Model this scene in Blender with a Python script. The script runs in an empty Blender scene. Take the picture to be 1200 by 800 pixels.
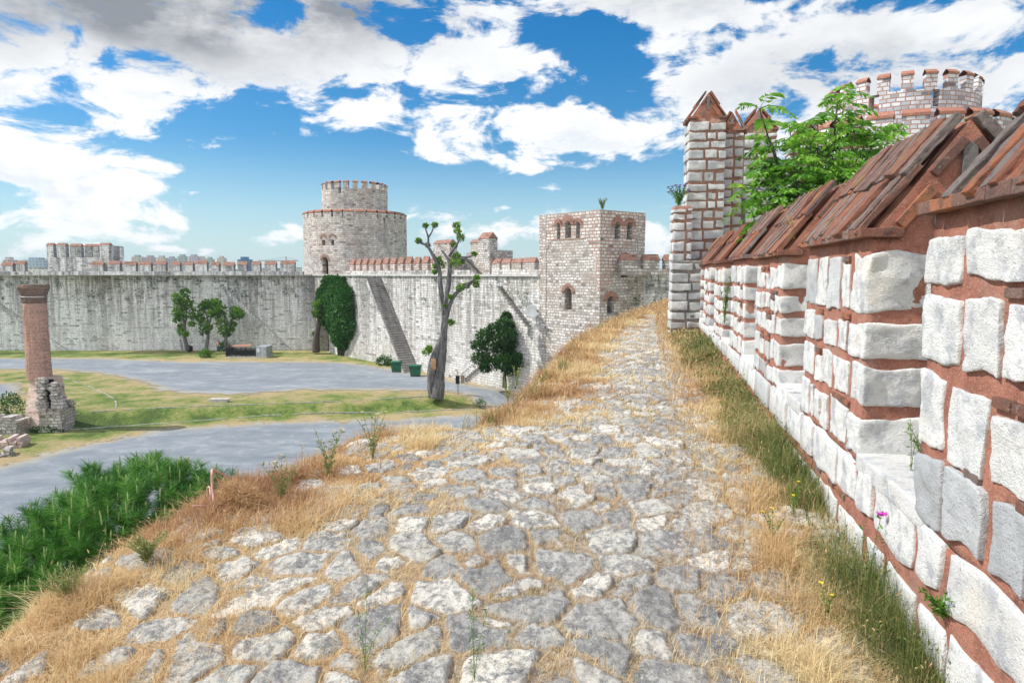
import bpy, math, random
import numpy as np
from mathutils import Vector, Matrix
from mathutils.geometry import tessellate_polygon
R = math.radians
random.seed(7); RNG = np.random.default_rng(7)
sc = bpy.context.scene; COL = sc.collection

# ------------------------------------------------------------------ camera (eye at the origin, z = 0)
PITCH = 5.6; F = 800.0
cam = bpy.data.cameras.new('camera'); camo = bpy.data.objects.new('camera', cam); COL.objects.link(camo)
cam.lens = 24; cam.sensor_width = 36; cam.clip_start = 0.05; cam.clip_end = 20000
camo.location = (0, 0, 0); camo.rotation_euler = (R(90 - PITCH), 0, 0); sc.camera = camo
SP, CP = math.sin(R(PITCH)), math.cos(R(PITCH))
def ray(px, py):
    s = (px - 600) / F; u = (400 - py) / F
    return Vector((s, CP + u * SP, -SP + u * CP))
def W(px, py, Y):           # world point seen at a photo pixel, at world depth Y
    r = ray(px, py); return r * (Y / r.y)
def G(px, py, z):           # world point seen at a photo pixel, at height z
    r = ray(px, py); return r * (z / r.z)

# ------------------------------------------------------------------ world, sun, exposure
SUN_EL, SUN_AZ = 48.0, -90.0          # azimuth measured from +Y towards +X
sc.view_settings.view_transform = 'Standard'; sc.view_settings.look = 'None'
sc.view_settings.exposure = 0.7; sc.view_settings.gamma = 1.0
sc.render.engine = 'CYCLES'
try:
    sc.cycles.use_denoising = True
    sc.cycles.max_bounces = 5; sc.cycles.diffuse_bounces = 3; sc.cycles.transparent_max_bounces = 12
    sc.cycles.volume_bounces = 0; sc.cycles.sample_clamp_indirect = 6
except Exception: pass

def node(nt, typ, ins=None, **props):
    n = nt.nodes.new(typ)
    for k, v in props.items(): setattr(n, k, v)
    for k, v in (ins or {}).items():
        s = n.inputs[k]
        if isinstance(v, bpy.types.NodeSocket): nt.links.new(v, s)
        elif isinstance(v, bpy.types.Node): nt.links.new(v.outputs[0], s)
        else:
            if hasattr(s.default_value, '__len__') and isinstance(v, (tuple, list)) and len(v) == 3 and len(s.default_value) == 4: v = (*v, 1)
            s.default_value = v
    return n
def math_(nt, op, a, b=0.0, c=0.0, clamp=False):
    return node(nt, 'ShaderNodeMath', {0: a, 1: b, 2: c}, operation=op, use_clamp=clamp).outputs[0]
def vmath(nt, op, a, b=(0, 0, 0)):
    return node(nt, 'ShaderNodeVectorMath', {0: a, 1: b}, operation=op).outputs[0]
def noise(nt, vec, scale, detail=4, rough=.55, dist=0.0):
    return node(nt, 'ShaderNodeTexNoise', {'Vector': vec, 'Scale': scale, 'Detail': detail, 'Roughness': rough, 'Distortion': dist})
def smooth(nt, x, a, b, lo=0.0, hi=1.0):
    return node(nt, 'ShaderNodeMapRange', {'Value': x, 'From Min': a, 'From Max': b, 'To Min': lo, 'To Max': hi}, interpolation_type='SMOOTHSTEP').outputs[0]
def mix(nt, f, a, b, mode='MIX'):
    n = nt.nodes.new('ShaderNodeMix'); n.data_type = 'RGBA'; n.blend_type = mode
    for i, v in ((0, f), (6, a), (7, b)):
        s = n.inputs[i]
        if isinstance(v, bpy.types.NodeSocket): nt.links.new(v, s)
        elif isinstance(v, bpy.types.Node): nt.links.new(v.outputs[0], s)
        else: s.default_value = (*v, 1) if isinstance(v, (tuple, list)) and len(v) == 3 else v
    return n.outputs[2]
def ramp(nt, x, stops, interp='LINEAR'):
    n = nt.nodes.new('ShaderNodeValToRGB'); cr = n.color_ramp; cr.interpolation = interp
    while len(cr.elements) < len(stops): cr.elements.new(.5)
    for e, (p, c) in zip(cr.elements, stops):
        e.position = p; e.color = (*c, 1) if not isinstance(c, (int, float)) else (c, c, c, 1)
    nt.links.new(x, n.inputs[0]); return n.outputs[0]

w = bpy.data.worlds.new('World'); sc.world = w; w.use_nodes = True
nt = w.node_tree; nt.nodes.clear()
sky = node(nt, 'ShaderNodeTexSky', sky_type='NISHITA', sun_disc=False, sun_elevation=R(SUN_EL), sun_rotation=R(SUN_AZ), air_density=1.1, dust_density=0.6, ozone_density=2.0)
dirv = node(nt, 'ShaderNodeTexCoord').outputs['Generated']
sep = node(nt, 'ShaderNodeSeparateXYZ', {0: dirv})
az = math_(nt, 'ARCTAN2', sep.outputs[0], sep.outputs[1]); el = math_(nt, 'ARCSINE', sep.outputs[2])
def azel(px, py):
    r = ray(px, py).normalized(); return math.atan2(r.x, r.y), math.asin(r.z)
# soft cloud banks: (photo-scale centre, half widths in pixels, weight)
banks = [(100, 0, 260, 44, .5), (360, 8, 160, 26, .4), (60, 130, 150, 60, .34), (150, 120, 90, 50, .26), (20, 70, 200, 50, .34), (60, 180, 130, 30, .25), (260, 45, 200, 40, .34), (440, 45, 130, 42, .34), (350, 112, 60, 26, .46), (400, 105, 45, 26, .42), (435, 130, 36, 12, .34),
         (40, 240, 90, 46, .34), (110, 235, 60, 22, .30), (165, 213, 48, 18, .42), (205, 257, 40, 10, .46), (90, 268, 22, 7, .36), (600, 75, 80, 18, .52), (570, 90, 60, 16, .36), (520, 92, 50, 12, .3), (500, 30, 60, 24, .3),
         (550, 130, 90, 16, .40), (560, 165, 110, 24, .50), (520, 182, 60, 12, .4), (680, 130, 20, 14, .4), (640, 186, 40, 14, .5), (668, 214, 32, 9, .52), (634, 106, 18, 11, .42), (600, 272, 90, 18, .36), (540, 290, 60, 14, .36), (345, 266, 44, 12, .50), (250, 168, 14, 4, .4), (325, 160, 8, 8, .35),
         (225, 222, 14, 4, .35), (280, 228, 14, 5, .35), (200, 292, 20, 4, .4), (245, 294, 14, 4, .4), (790, 12, 150, 20, .42), (700, 5, 80, 10, .4), (980, 85, 170, 80, .50), (850, 110, 60, 50, .44), (760, 155, 70, 26, .42), (1130, 60, 120, 110, .44), (772, 75, 12, 34, .34), (700, 160, 30, 18, .3), (770, 272, 60, 26, .4), (600, 240, 16, 5, .35),
         (300, 180, 110, 60, -.40), (170, 90, 30, 12, -.24), (345, 60, 26, 10, -.2), (700, 70, 40, 40, -.34), (450, 180, 40, 40, -.24), (560, 222, 170, 16, -.28), (250, 235, 60, 24, -.14), (760, 36, 60, 8, -.2), (320, 225, 120, 20, -.26), (1090, 165, 34, 20, -.2), (610, 28, 64, 34, -.34), (705, 75, 56, 40, -.2), (740, 205, 60, 18, -.28), (480, 100, 20, 24, -.2)]
tot = None
nw = noise(nt, dirv, 5.0, 3, .6)
wv = node(nt, 'ShaderNodeSeparateColor', {0: nw.outputs[1]})
azw = math_(nt, 'ADD', az, math_(nt, 'MULTIPLY', math_(nt, 'SUBTRACT', wv.outputs[0], .5), .07))
elw = math_(nt, 'ADD', el, math_(nt, 'MULTIPLY', math_(nt, 'SUBTRACT', wv.outputs[1], .5), .045))
for (px, py, rx, ry, wt) in banks:
    a0, e0 = azel(px, py); ca = math.cos(a0)
    dx = math_(nt, 'MULTIPLY', math_(nt, 'SUBTRACT', azw, a0), F / rx / max(ca, .5) ** 1.6)
    dy = math_(nt, 'MULTIPLY', math_(nt, 'SUBTRACT', elw, e0), F / ry)
    d2 = math_(nt, 'ADD', math_(nt, 'MULTIPLY', dx, dx), math_(nt, 'MULTIPLY', dy, dy))
    g = math_(nt, 'MULTIPLY', math_(nt, 'EXPONENT', math_(nt, 'MULTIPLY', d2, -.9)), wt)
    tot = g if tot is None else math_(nt, 'ADD', tot, g)
tot = math_(nt, 'MINIMUM', tot, .55)
stv = node(nt, 'ShaderNodeMapping', {'Vector': dirv, 'Scale': (1, 1, 2.2)}).outputs[0]
n1 = noise(nt, stv, 9.0, 10, .64, .35).outputs[0]
n1u = noise(nt, vmath(nt, 'ADD', stv, (-.02, .0, .045)), 9.0, 5, .6, .35).outputs[0]
n2 = noise(nt, stv, 2.6, 5, .6, .2).outputs[0]
# away from the view cloud cover is added, thickened as fill light for the far wall
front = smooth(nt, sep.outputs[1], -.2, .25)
back_fill = math_(nt, 'MULTIPLY', math_(nt, 'SUBTRACT', 1.0, front), .55)
dens = math_(nt, 'ADD', math_(nt, 'MULTIPLY', math_(nt, 'ADD', tot, back_fill), .78), math_(nt, 'ADD', math_(nt, 'MULTIPLY', math_(nt, 'SUBTRACT', n1, .5), 2.3), math_(nt, 'MULTIPLY', math_(nt, 'SUBTRACT', n2, .5), .7)))
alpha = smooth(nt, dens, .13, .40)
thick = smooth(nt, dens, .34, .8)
n3 = noise(nt, stv, 4.0, 6, .6).outputs[0]
# grey undersides of the thick bank high up on the left and along the top
def blob(px, py, rx, ry):
    a0, e0 = azel(px, py)
    dx = math_(nt, 'MULTIPLY', math_(nt, 'SUBTRACT', azw, a0), F / rx); dy = math_(nt, 'MULTIPLY', math_(nt, 'SUBTRACT', elw, e0), F / ry)
    return math_(nt, 'EXPONENT', math_(nt, 'MULTIPLY', math_(nt, 'ADD', math_(nt, 'MULTIPLY', dx, dx), math_(nt, 'MULTIPLY', dy, dy)), -1.0))
gr = math_(nt, 'ADD', math_(nt, 'ADD', math_(nt, 'MULTIPLY', blob(110, 5, 230, 44), 1.3), blob(350, 10, 140, 28)), math_(nt, 'ADD', math_(nt, 'MULTIPLY', blob(1050, 60, 190, 70), .5), math_(nt, 'MULTIPLY', blob(800, 0, 200, 22), .55)))
gr = math_(nt, 'MULTIPLY', gr, smooth(nt, n3, .2, .62), clamp=True)
ccol = mix(nt, math_(nt, 'MULTIPLY', thick, smooth(nt, n3, .35, .75, .0, .5)), (.66, .67, .68), (.47, .51, .56))
base_sh = smooth(nt, math_(nt, 'SUBTRACT', n1u, n1), -.02, .14, 0, .55)
ccol = mix(nt, math_(nt, 'MULTIPLY', base_sh, smooth(nt, dens, .25, .5)), ccol, (.44, .49, .55))
ccol = mix(nt, gr, ccol, (.19, .205, .23))
# unseen cloud behind the camera, brightened as added fill for walls facing it
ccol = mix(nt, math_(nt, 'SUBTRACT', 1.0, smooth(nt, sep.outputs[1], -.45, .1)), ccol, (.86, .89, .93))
hsv = node(nt, 'ShaderNodeHueSaturation', {'Hue': .487, 'Saturation': 1.55, 'Value': 1.0, 'Color': sky})
skyc = mix(nt, 1.0, hsv.outputs[0], (.050, .064, .079), 'MULTIPLY')
# air near the horizon is paler
hz = smooth(nt, el, .0, .20, .60, 0.0)
skyc = mix(nt, hz, skyc, (.44, .60, .66))
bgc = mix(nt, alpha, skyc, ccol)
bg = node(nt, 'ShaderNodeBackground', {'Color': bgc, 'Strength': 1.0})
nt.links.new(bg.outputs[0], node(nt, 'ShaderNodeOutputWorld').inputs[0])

sun = bpy.data.lights.new('sun', 'SUN'); suno = bpy.data.objects.new('sun', sun); COL.objects.link(suno)
sun.energy = 3.1; sun.angle = R(.6); sun.color = (1, .96, .89)
sd = Vector((math.sin(R(SUN_AZ)) * math.cos(R(SUN_EL)), math.cos(R(SUN_AZ)) * math.cos(R(SUN_EL)), math.sin(R(SUN_EL))))
suno.rotation_euler = sd.to_track_quat('Z', 'Y').to_euler(); suno.location = (-30, 10, 40)

# ------------------------------------------------------------------ numpy helpers
def _h(i, j, k, s):
    n = (i.astype(np.int64) * 374761393 + j.astype(np.int64) * 668265263 + k.astype(np.int64) * 2147483647 + s * 974634777) & 0xFFFFFFFF
    n = ((n ^ (n >> 13)) * 1274126177) & 0xFFFFFFFF
    n = ((n ^ (n >> 16)) * 2246822519) & 0xFFFFFFFF
    return ((n ^ (n >> 15)) & 0xFFFFFF) / float(0xFFFFFF)
def vnoise(P, seed=0):
    P = np.asarray(P, float); I = np.floor(P).astype(np.int64); f = P - I; f = f * f * (3 - 2 * f); r = 0
    for dx in (0, 1):
        wx = f[:, 0] if dx else 1 - f[:, 0]
        for dy in (0, 1):
            wy = f[:, 1] if dy else 1 - f[:, 1]
            for dz in (0, 1):
                wz = f[:, 2] if dz else 1 - f[:, 2]
                r = r + wx * wy * wz * _h(I[:, 0] + dx, I[:, 1] + dy, I[:, 2] + dz, seed)
    return r * 2 - 1
def fbm(P, scale, octv=3, seed=0, gain=.5):
    r = 0; a = 1.0
    for o in range(octv):
        r = r + a * vnoise(np.asarray(P) * scale * 2.03 ** o + 17.3 * o, seed + o); a *= gain
    return r
def fb2(x, y, scale, octv=3, seed=0, gain=.5):
    return fbm(np.stack([x, y, np.zeros_like(x) + .37], 1), scale, octv, seed, gain)

def build(name, V, Fs, mats, parent=None, rnd=None, smooth_=False, midx=None, uv=None, cyl=None, attrs=None, world=False):
    """V (n,3); Fs list of (m,k) int arrays; rnd: per-vertex float attribute"""
    V = np.asarray(V, np.float32); me = bpy.data.meshes.new(name)
    Fs = [np.asarray(f, np.int32) for f in Fs if len(f)]
    loops = np.concatenate([f.ravel() for f in Fs]); tots = np.concatenate([np.full(len(f), f.shape[1], np.int32) for f in Fs])
    starts = np.concatenate([[0], np.cumsum(tots)[:-1]]).astype(np.int32)
    me.vertices.add(len(V)); me.vertices.foreach_set('co', V.ravel())
    me.loops.add(len(loops)); me.loops.foreach_set('vertex_index', loops)
    me.polygons.add(len(tots)); me.polygons.foreach_set('loop_start', starts); me.polygons.foreach_set('loop_total', tots)
    if midx is not None: me.polygons.foreach_set('material_index', np.asarray(midx, np.int32))
    me.polygons.foreach_set('use_smooth', np.full(len(tots), bool(smooth_)))
    me.update(calc_edges=True); me.validate(clean_customdata=False)
    if rnd is not None:
        a = me.attributes.new('rnd', 'FLOAT', 'POINT'); a.data.foreach_set('value', np.asarray(rnd, np.float32))
    for k, v in (attrs or {}).items():
        a = me.attributes.new(k, 'FLOAT', 'POINT'); a.data.foreach_set('value', np.asarray(v, np.float32))
    if uv:
        nl = len(me.loops); vi = np.empty(nl, np.int32); me.loops.foreach_get('vertex_index', vi)
        npoly = len(me.polygons); nor = np.empty(npoly * 3, np.float32); me.polygons.foreach_get('normal', nor); nor = nor.reshape(-1, 3)
        lt = np.empty(npoly, np.int32); me.polygons.foreach_get('loop_total', lt); pi = np.repeat(np.arange(npoly), lt)
        co = V[vi]; n = nor[pi]; flat = np.abs(n[:, 2]) > .7
        if cyl:
            cen = np.empty(npoly * 3, np.float32); me.polygons.foreach_get('center', cen); cen = cen.reshape(-1, 3)[pi]
            a0 = np.arctan2(cen[:, 1] - cyl[1], cen[:, 0] - cyl[0]); a = np.arctan2(co[:, 1] - cyl[1], co[:, 0] - cyl[0])
            a = a0 + (a - a0 + np.pi) % (2 * np.pi) - np.pi; uu = a * cyl[2]
        else:
            l = np.hypot(n[:, 0], n[:, 1]) + 1e-9; q = np.round(np.arctan2(n[:, 1], n[:, 0]) * 24) / 24
            uu = -np.sin(q) * co[:, 0] + np.cos(q) * co[:, 1]
        U = np.where(flat, co[:, 0], uu); Vv = np.where(flat, co[:, 1], co[:, 2])
        lay = me.uv_layers.new(name='UVMap'); lay.data.foreach_set('uv', np.stack([U, Vv], 1).astype(np.float32).ravel())
    for m in (mats if isinstance(mats, (list, tuple)) else [mats]): me.materials.append(m)
    o = bpy.data.objects.new(name, me); COL.objects.link(o)
    if parent is not None: o.parent = parent; o.matrix_parent_inverse = Matrix.Translation(-Vector(parent.location))
    return o
class MB:
    def __init__(s): s.V = []; s.F = {}; s.R = []; s.n = 0
    def add(s, V, Fs, rnd=None):
        V = np.asarray(V, float)
        for f in Fs:
            f = np.asarray(f)
            if len(f): s.F.setdefault(f.shape[1], []).append(f + s.n)
        s.V.append(V); s.R.append(np.full(len(V), random.random() if rnd is None else 0.) if np.isscalar(rnd) or rnd is None else rnd)
        if np.isscalar(rnd): s.R[-1][:] = rnd
        s.n += len(V)
    def build(s, name, mat, parent=None, **k):
        return build(name, np.concatenate(s.V), [np.concatenate(f) for f in s.F.values()], mat, parent, rnd=np.concatenate(s.R), **k)
BOXF = np.array([[0, 2, 3, 1], [4, 5, 7, 6], [0, 1, 5, 4], [2, 6, 7, 3], [0, 4, 6, 2], [1, 3, 7, 5]])
BOXV = np.array([[x, y, z] for x in (0, 1) for y in (0, 1) for z in (0, 1)], float)
def frame(O, d):     # local frame: u along d (xy), v to the right of it, w up
    d = Vector((d[0], d[1], 0)).normalized(); A = np.array([[d.x, d.y, 0], [d.y, -d.x, 0], [0, 0, 1]]); O = np.array(O, float)
    return lambda P: np.asarray(P, float) @ A + O
IDF = lambda P: np.asarray(P, float)
def box(mb, a, b, fr=IDF, rnd=None, top=None):
    a = np.array(a, float); b = np.array(b, float); V = BOXV * (b - a) + a
    if top is not None:      # shrink of the top
        c = (a + b) / 2; m = BOXV[:, 2] > .5; V[m, :2] = (V[m, :2] - c[:2]) * top + c[:2]
    Fx = BOXF
    mb.add(fr(V), [Fx[:, ::-1]], rnd)
_T = {}
def cube_t(n):
    if n in _T: return _T[n]
    g = np.linspace(-1, 1, n + 1) if n < 3 else np.concatenate([[-1], np.linspace(-.94, .94, n - 1), [1]]); vs = []; fs = []; k = 0
    for ax in range(3):
        for sg in (-1, 1):
            A, B = np.meshgrid(g, g, indexing='ij'); P = np.zeros((n + 1, n + 1, 3)); P[..., ax] = sg; P[..., (ax + 1) % 3] = A; P[..., (ax + 2) % 3] = B
            id_ = np.arange((n + 1) ** 2).reshape(n + 1, n + 1) + k; q = np.stack([id_[:-1, :-1], id_[1:, :-1], id_[1:, 1:], id_[:-1, 1:]], -1).reshape(-1, 4)
            if sg < 0: q = q[:, ::-1]
            vs.append(P.reshape(-1, 3)); fs.append(q); k += (n + 1) ** 2
    V = np.concatenate(vs); Fq = np.concatenate(fs); key = np.round(V * 1000).astype(int)
    u, idx, inv = np.unique(key, axis=0, return_index=True, return_inverse=True); _T[n] = (V[idx], inv.reshape(-1)[Fq]); return _T[n]
_sc = [0]
def rock(mb, c, h, n=5, rad=.25, amp=.006, fr=IDF, rnd=None, rot=None, warp=.0, freq=9.):
    """rounded, chipped block: centre c, half sizes h, in local frame"""
    T, Fq = cube_t(n); h = np.array(h, float); _sc[0] += 1; sd_ = _sc[0]
    T2 = T
    r = min(h) * rad; P = T2 * h; inner = np.clip(P, -(h - r), h - r); dlt = P - inner; ln = np.linalg.norm(dlt, axis=1, keepdims=True) + 1e-9
    P = inner + dlt / ln * np.minimum(ln, r)
    if warp: 
        off = np.array([random.uniform(-9, 9) for _ in range(3)])
        for ax in range(3): P[:, ax] += warp * vnoise(P * 5.0 / max(.25, h.max()) * .35 + off + ax * 7, sd_) * (1 if ax != 1 else .3)
    nrm = T / (np.linalg.norm(T, axis=1, keepdims=True)); q = P + sd_ * 1.37
    P = P + nrm * (amp * np.maximum(-.3, .12 + .55 * fbm(q, freq, 4, sd_ % 97, .6) - .4 * np.abs(fbm(q, freq * .45, 2, sd_ % 89))))[:, None]
    if rot is not None: P = P @ np.array(rot).T
    mb.add(fr(P + np.array(c, float)), [Fq], random.random() if rnd is None else rnd)
def tube(mb, pts, rad, seg=8, rnd=None, rough=0.0, cap=True):
    pts = [Vector(p) for p in pts]; rad = list(rad) if hasattr(rad, '__len__') else [rad] * len(pts)
    V = []; up = Vector((.13, .27, .95)).normalized(); prev = None
    for i, p in enumerate(pts):
        t = (pts[min(i + 1, len(pts) - 1)] - pts[max(i - 1, 0)]).normalized()
        if prev is None: a = t.cross(up if abs(t.dot(up)) < .9 else Vector((1, 0, 0))).normalized()
        else: a = (prev - t * prev.dot(t)).normalized()
        prev = a; b = t.cross(a)
        for k in range(seg):
            th = 2 * math.pi * k / seg; rr = rad[i] * (1 + rough * math.sin(k * 2.7 + i * .6 + rad[0] * 9) * .6 + rough * random.uniform(-.4, .4))
            V.append(p + (a * math.cos(th) + b * math.sin(th)) * rr)
    n = len(pts); I = np.arange(n * seg).reshape(n, seg); J = np.roll(I, -1, 1)
    q = np.stack([I[:-1], J[:-1], J[1:], I[1:]], -1).reshape(-1, 4)
    Fs = [q]
    if cap: Fs.append(np.array([I[-1]])); Fs.append(np.array([I[0][::-1]]))
    mb.add(np.array([tuple(v) for v in V]), Fs, rnd)
def spline(pts, n=6):
    pts = [Vector(p) for p in pts]; out = []
    for i in range(len(pts) - 1):
        p0 = pts[max(i - 1, 0)]; p1 = pts[i]; p2 = pts[i + 1]; p3 = pts[min(i + 2, len(pts) - 1)]
        for k in range(n):
            t = k / n; out.append(.5 * ((2 * p1) + (p2 - p0) * t + (2 * p0 - 5 * p1 + 4 * p2 - p3) * t * t + (3 * p1 - p0 - 3 * p2 + p3) * t ** 3))
    out.append(pts[-1]); return out
def leaves(mb, C, D, size, wid=.5, rng=RNG, rnd=None, bend=.25):
    """leaf quads (folded diamonds): C centres (n,3), D directions (n,3), size (n,)"""
    n = len(C); D = D / (np.linalg.norm(D, axis=1, keepdims=True) + 1e-9)
    S = np.cross(D, rng.normal(size=(n, 3))); S /= np.linalg.norm(S, axis=1, keepdims=True) + 1e-9; N = np.cross(D, S)
    L = np.broadcast_to(size, (n,))[:, None]
    base = C; mid = C + D * L * .5; tip = C + D * L + N * L * -bend * .4
    a = mid + S * L * wid * .5 + N * L * bend * .3; b = mid - S * L * wid * .5 + N * L * bend * .3
    V = np.stack([base, a, tip, b], 1).reshape(-1, 3); Fq = np.arange(4 * n).reshape(n, 4)
    r = rng.random(n) if rnd is None else rnd
    mb.add(V, [Fq], np.repeat(r, 4))
def blades(mb, P, H, Wd, lean, rng=RNG, rnd=None, droop=.5, segs=3):
    """grass blades as tapering curved strips"""
    n = len(P); th = rng.random(n) * 2 * np.pi; dx, dy = np.cos(th), np.sin(th); ln = np.abs(rng.normal(0, 1, n)) * lean
    sx, sy = -np.sin(th + rng.normal(0, .6, n)), np.cos(th); rows = []
    for k in range(segs + 1):
        t = k / segs; off = ln * H * (t ** 1.6) * (1 + droop * t); z = H * t * (1 - .35 * np.minimum(ln, 1.2) * t)
        wv = Wd * (1 - t) ** .7 * .5
        c = P + np.stack([dx * off, dy * off, z], 1)
        if k < segs: rows.append(c + np.stack([sx * wv, sy * wv, 0 * wv], 1)); rows.append(c - np.stack([sx * wv, sy * wv, 0 * wv], 1))
        else: rows.append(c)
    V = np.stack(rows, 1); m = V.shape[1]; base = np.arange(n)[:, None] * m
    q = np.concatenate([base + np.array([2 * k, 2 * k + 1, 2 * k + 3, 2 * k + 2]) for k in range(segs - 1)], 0)
    t3 = base + np.array([2 * segs - 2, 2 * segs - 1, 2 * segs])
    mb.add(V.reshape(-1, 3), [q, t3], np.repeat(rng.random(n) if rnd is None else rnd, m))

def tag(o, label=None, cat=None, group=None, kind=None):
    if label: o['label'] = label
    if cat: o['category'] = cat
    if group: o['group'] = group
    if kind: o['kind'] = kind
    return o
def thing(name, label, cat, loc=(0, 0, 0), group=None):
    o = bpy.data.objects.new(name, None); COL.objects.link(o); o.location = loc; o.empty_display_size = .3
    return tag(o, label, cat, group)

# ------------------------------------------------------------------ materials
def new_mat(name):
    m = bpy.data.materials.new(name); m.use_nodes = True; nt = m.node_tree; nt.nodes.clear(); return m, nt
def finish(nt, color, rough=.85, bump=None, bstr=.4, bdist=.01, spec=.2, transl=0.0, alpha=None, metal=0.0):
    ins = {'Base Color': color, 'Roughness': rough, 'Metallic': metal, 'Specular IOR Level': spec}
    if bump is not None:
        b = node(nt, 'ShaderNodeBump', {'Height': bump, 'Strength': bstr, 'Distance': bdist}); ins['Normal'] = b.outputs[0]
    p = node(nt, 'ShaderNodeBsdfPrincipled', ins); sh = p.outputs[0]
    if transl:
        t = node(nt, 'ShaderNodeBsdfTranslucent', {'Color': color}); sh = node(nt, 'ShaderNodeMixShader', {0: transl, 1: sh, 2: t.outputs[0]}).outputs[0]
    if alpha is not None:
        t = node(nt, 'ShaderNodeBsdfTransparent'); sh = node(nt, 'ShaderNodeMixShader', {0: alpha, 1: t.outputs[0], 2: sh}).outputs[0]
    nt.links.new(sh, node(nt, 'ShaderNodeOutputMaterial').inputs[0])
def attr(nt, n='rnd'): return node(nt, 'ShaderNodeAttribute', attribute_name=n).outputs['Fac']
def geo(nt): return node(nt, 'ShaderNodeNewGeometry').outputs['Position']

def m_limestone(name='limestone_block', stops=None):
    m, nt = new_mat(name); p = geo(nt); r = attr(nt)
    base = ramp(nt, r, stops or [(0, (.60, .59, .57)), (.4, (.73, .72, .695)), (.65, (.66, .66, .645)), (.82, (.54, .55, .55)), (1, (.36, .37, .38))])
    n1 = noise(nt, p, 9, 5, .6).outputs[0]; n2 = noise(nt, p, 55, 5, .7).outputs[0]; n3 = noise(nt, p, 160, 3, .6).outputs[0]
    c = mix(nt, smooth(nt, n1, .48, .66, 0, .9), base, (.43, .44, .455)); c = mix(nt, smooth(nt, n2, .57, .70, 0, .7), c, (.26, .26, .26))
    c = mix(nt, smooth(nt, noise(nt, p, 3.3, 3).outputs[0], .56, .72, 0, .5), c, (.74, .68, .58))
    v = node(nt, 'ShaderNodeTexVoronoi', {'Vector': p, 'Scale': 85}, feature='F1').outputs[0]
    pits = smooth(nt, v, .05, .4)
    h = math_(nt, 'ADD', math_(nt, 'ADD', math_(nt, 'MULTIPLY', n2, 1.4), math_(nt, 'MULTIPLY', n3, .4)), math_(nt, 'MULTIPLY', pits, .35))
    finish(nt, c, .9, h, .75, .011); return m
def m_mortar(name='red_mortar', c0=(.50, .22, .15), c1=(.33, .135, .095)):
    m, nt = new_mat(name); p = geo(nt)
    n1 = noise(nt, p, 8, 5, .6).outputs[0]; n2 = noise(nt, p, 90, 5, .7).outputs[0]
    c = mix(nt, smooth(nt, n1, .35, .68), c0, c1); c = mix(nt, smooth(nt, n2, .54, .66, 0, .6), c, (.62, .42, .34)); c = mix(nt, smooth(nt, n2, .44, .32, 0, .6), c, (.22, .10, .07)); c = mix(nt, smooth(nt, noise(nt, p, 2.3, 4).outputs[0], .5, .68, 0, .5), c, (.42, .30, .24)); c = mix(nt, smooth(nt, noise(nt, p, 14, 4).outputs[0], .6, .72, 0, .6), c, (.20, .11, .08))
    finish(nt, c, .93, math_(nt, 'ADD', n2, n1), 1.0, .014); return m
def m_tile():
    m, nt = new_mat('roof_brick'); p = geo(nt); r = attr(nt)
    base = ramp(nt, r, [(0, (.33, .12, .075)), (.16, (.52, .21, .11)), (.3, (.22, .12, .095)), (.45, (.42, .155, .09)), (.58, (.18, .13, .12)), (.7, (.36, .19, .14)), (.82, (.27, .21, .185)), (1, (.26, .25, .245))])
    n1 = noise(nt, p, 16, 7, .72).outputs[0]; n2 = noise(nt, p, 90, 5, .75).outputs[0]
    c = mix(nt, smooth(nt, n1, .47, .64, 0, .65), base, (.12, .095, .09)); c = mix(nt, smooth(nt, n2, .52, .64, 0, .5), c, (.38, .22, .16)); c = mix(nt, smooth(nt, noise(nt, p, 34, 5, .6).outputs[0], .58, .72, 0, .6), c, (.42, .36, .31))
    c = mix(nt, smooth(nt, noise(nt, p, 7, 4, .6).outputs[0], .6, .7, 0, .5), c, (.36, .27, .10))
    finish(nt, c, .9, math_(nt, 'ADD', n1, n2), 1.0, .02); return m
def m_plain(name, col, rough=.7, var=.25, scale=4, metal=0, bump=.3):
    m, nt = new_mat(name); p = geo(nt); n = noise(nt, p, scale, 5, .6).outputs[0]
    c = mix(nt, smooth(nt, n, .3, .7), tuple(x * (1 - var) for x in col), tuple(min(1, x * (1 + var)) for x in col))
    finish(nt, c, rough, n, bump, .01, metal=metal); return m
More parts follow.
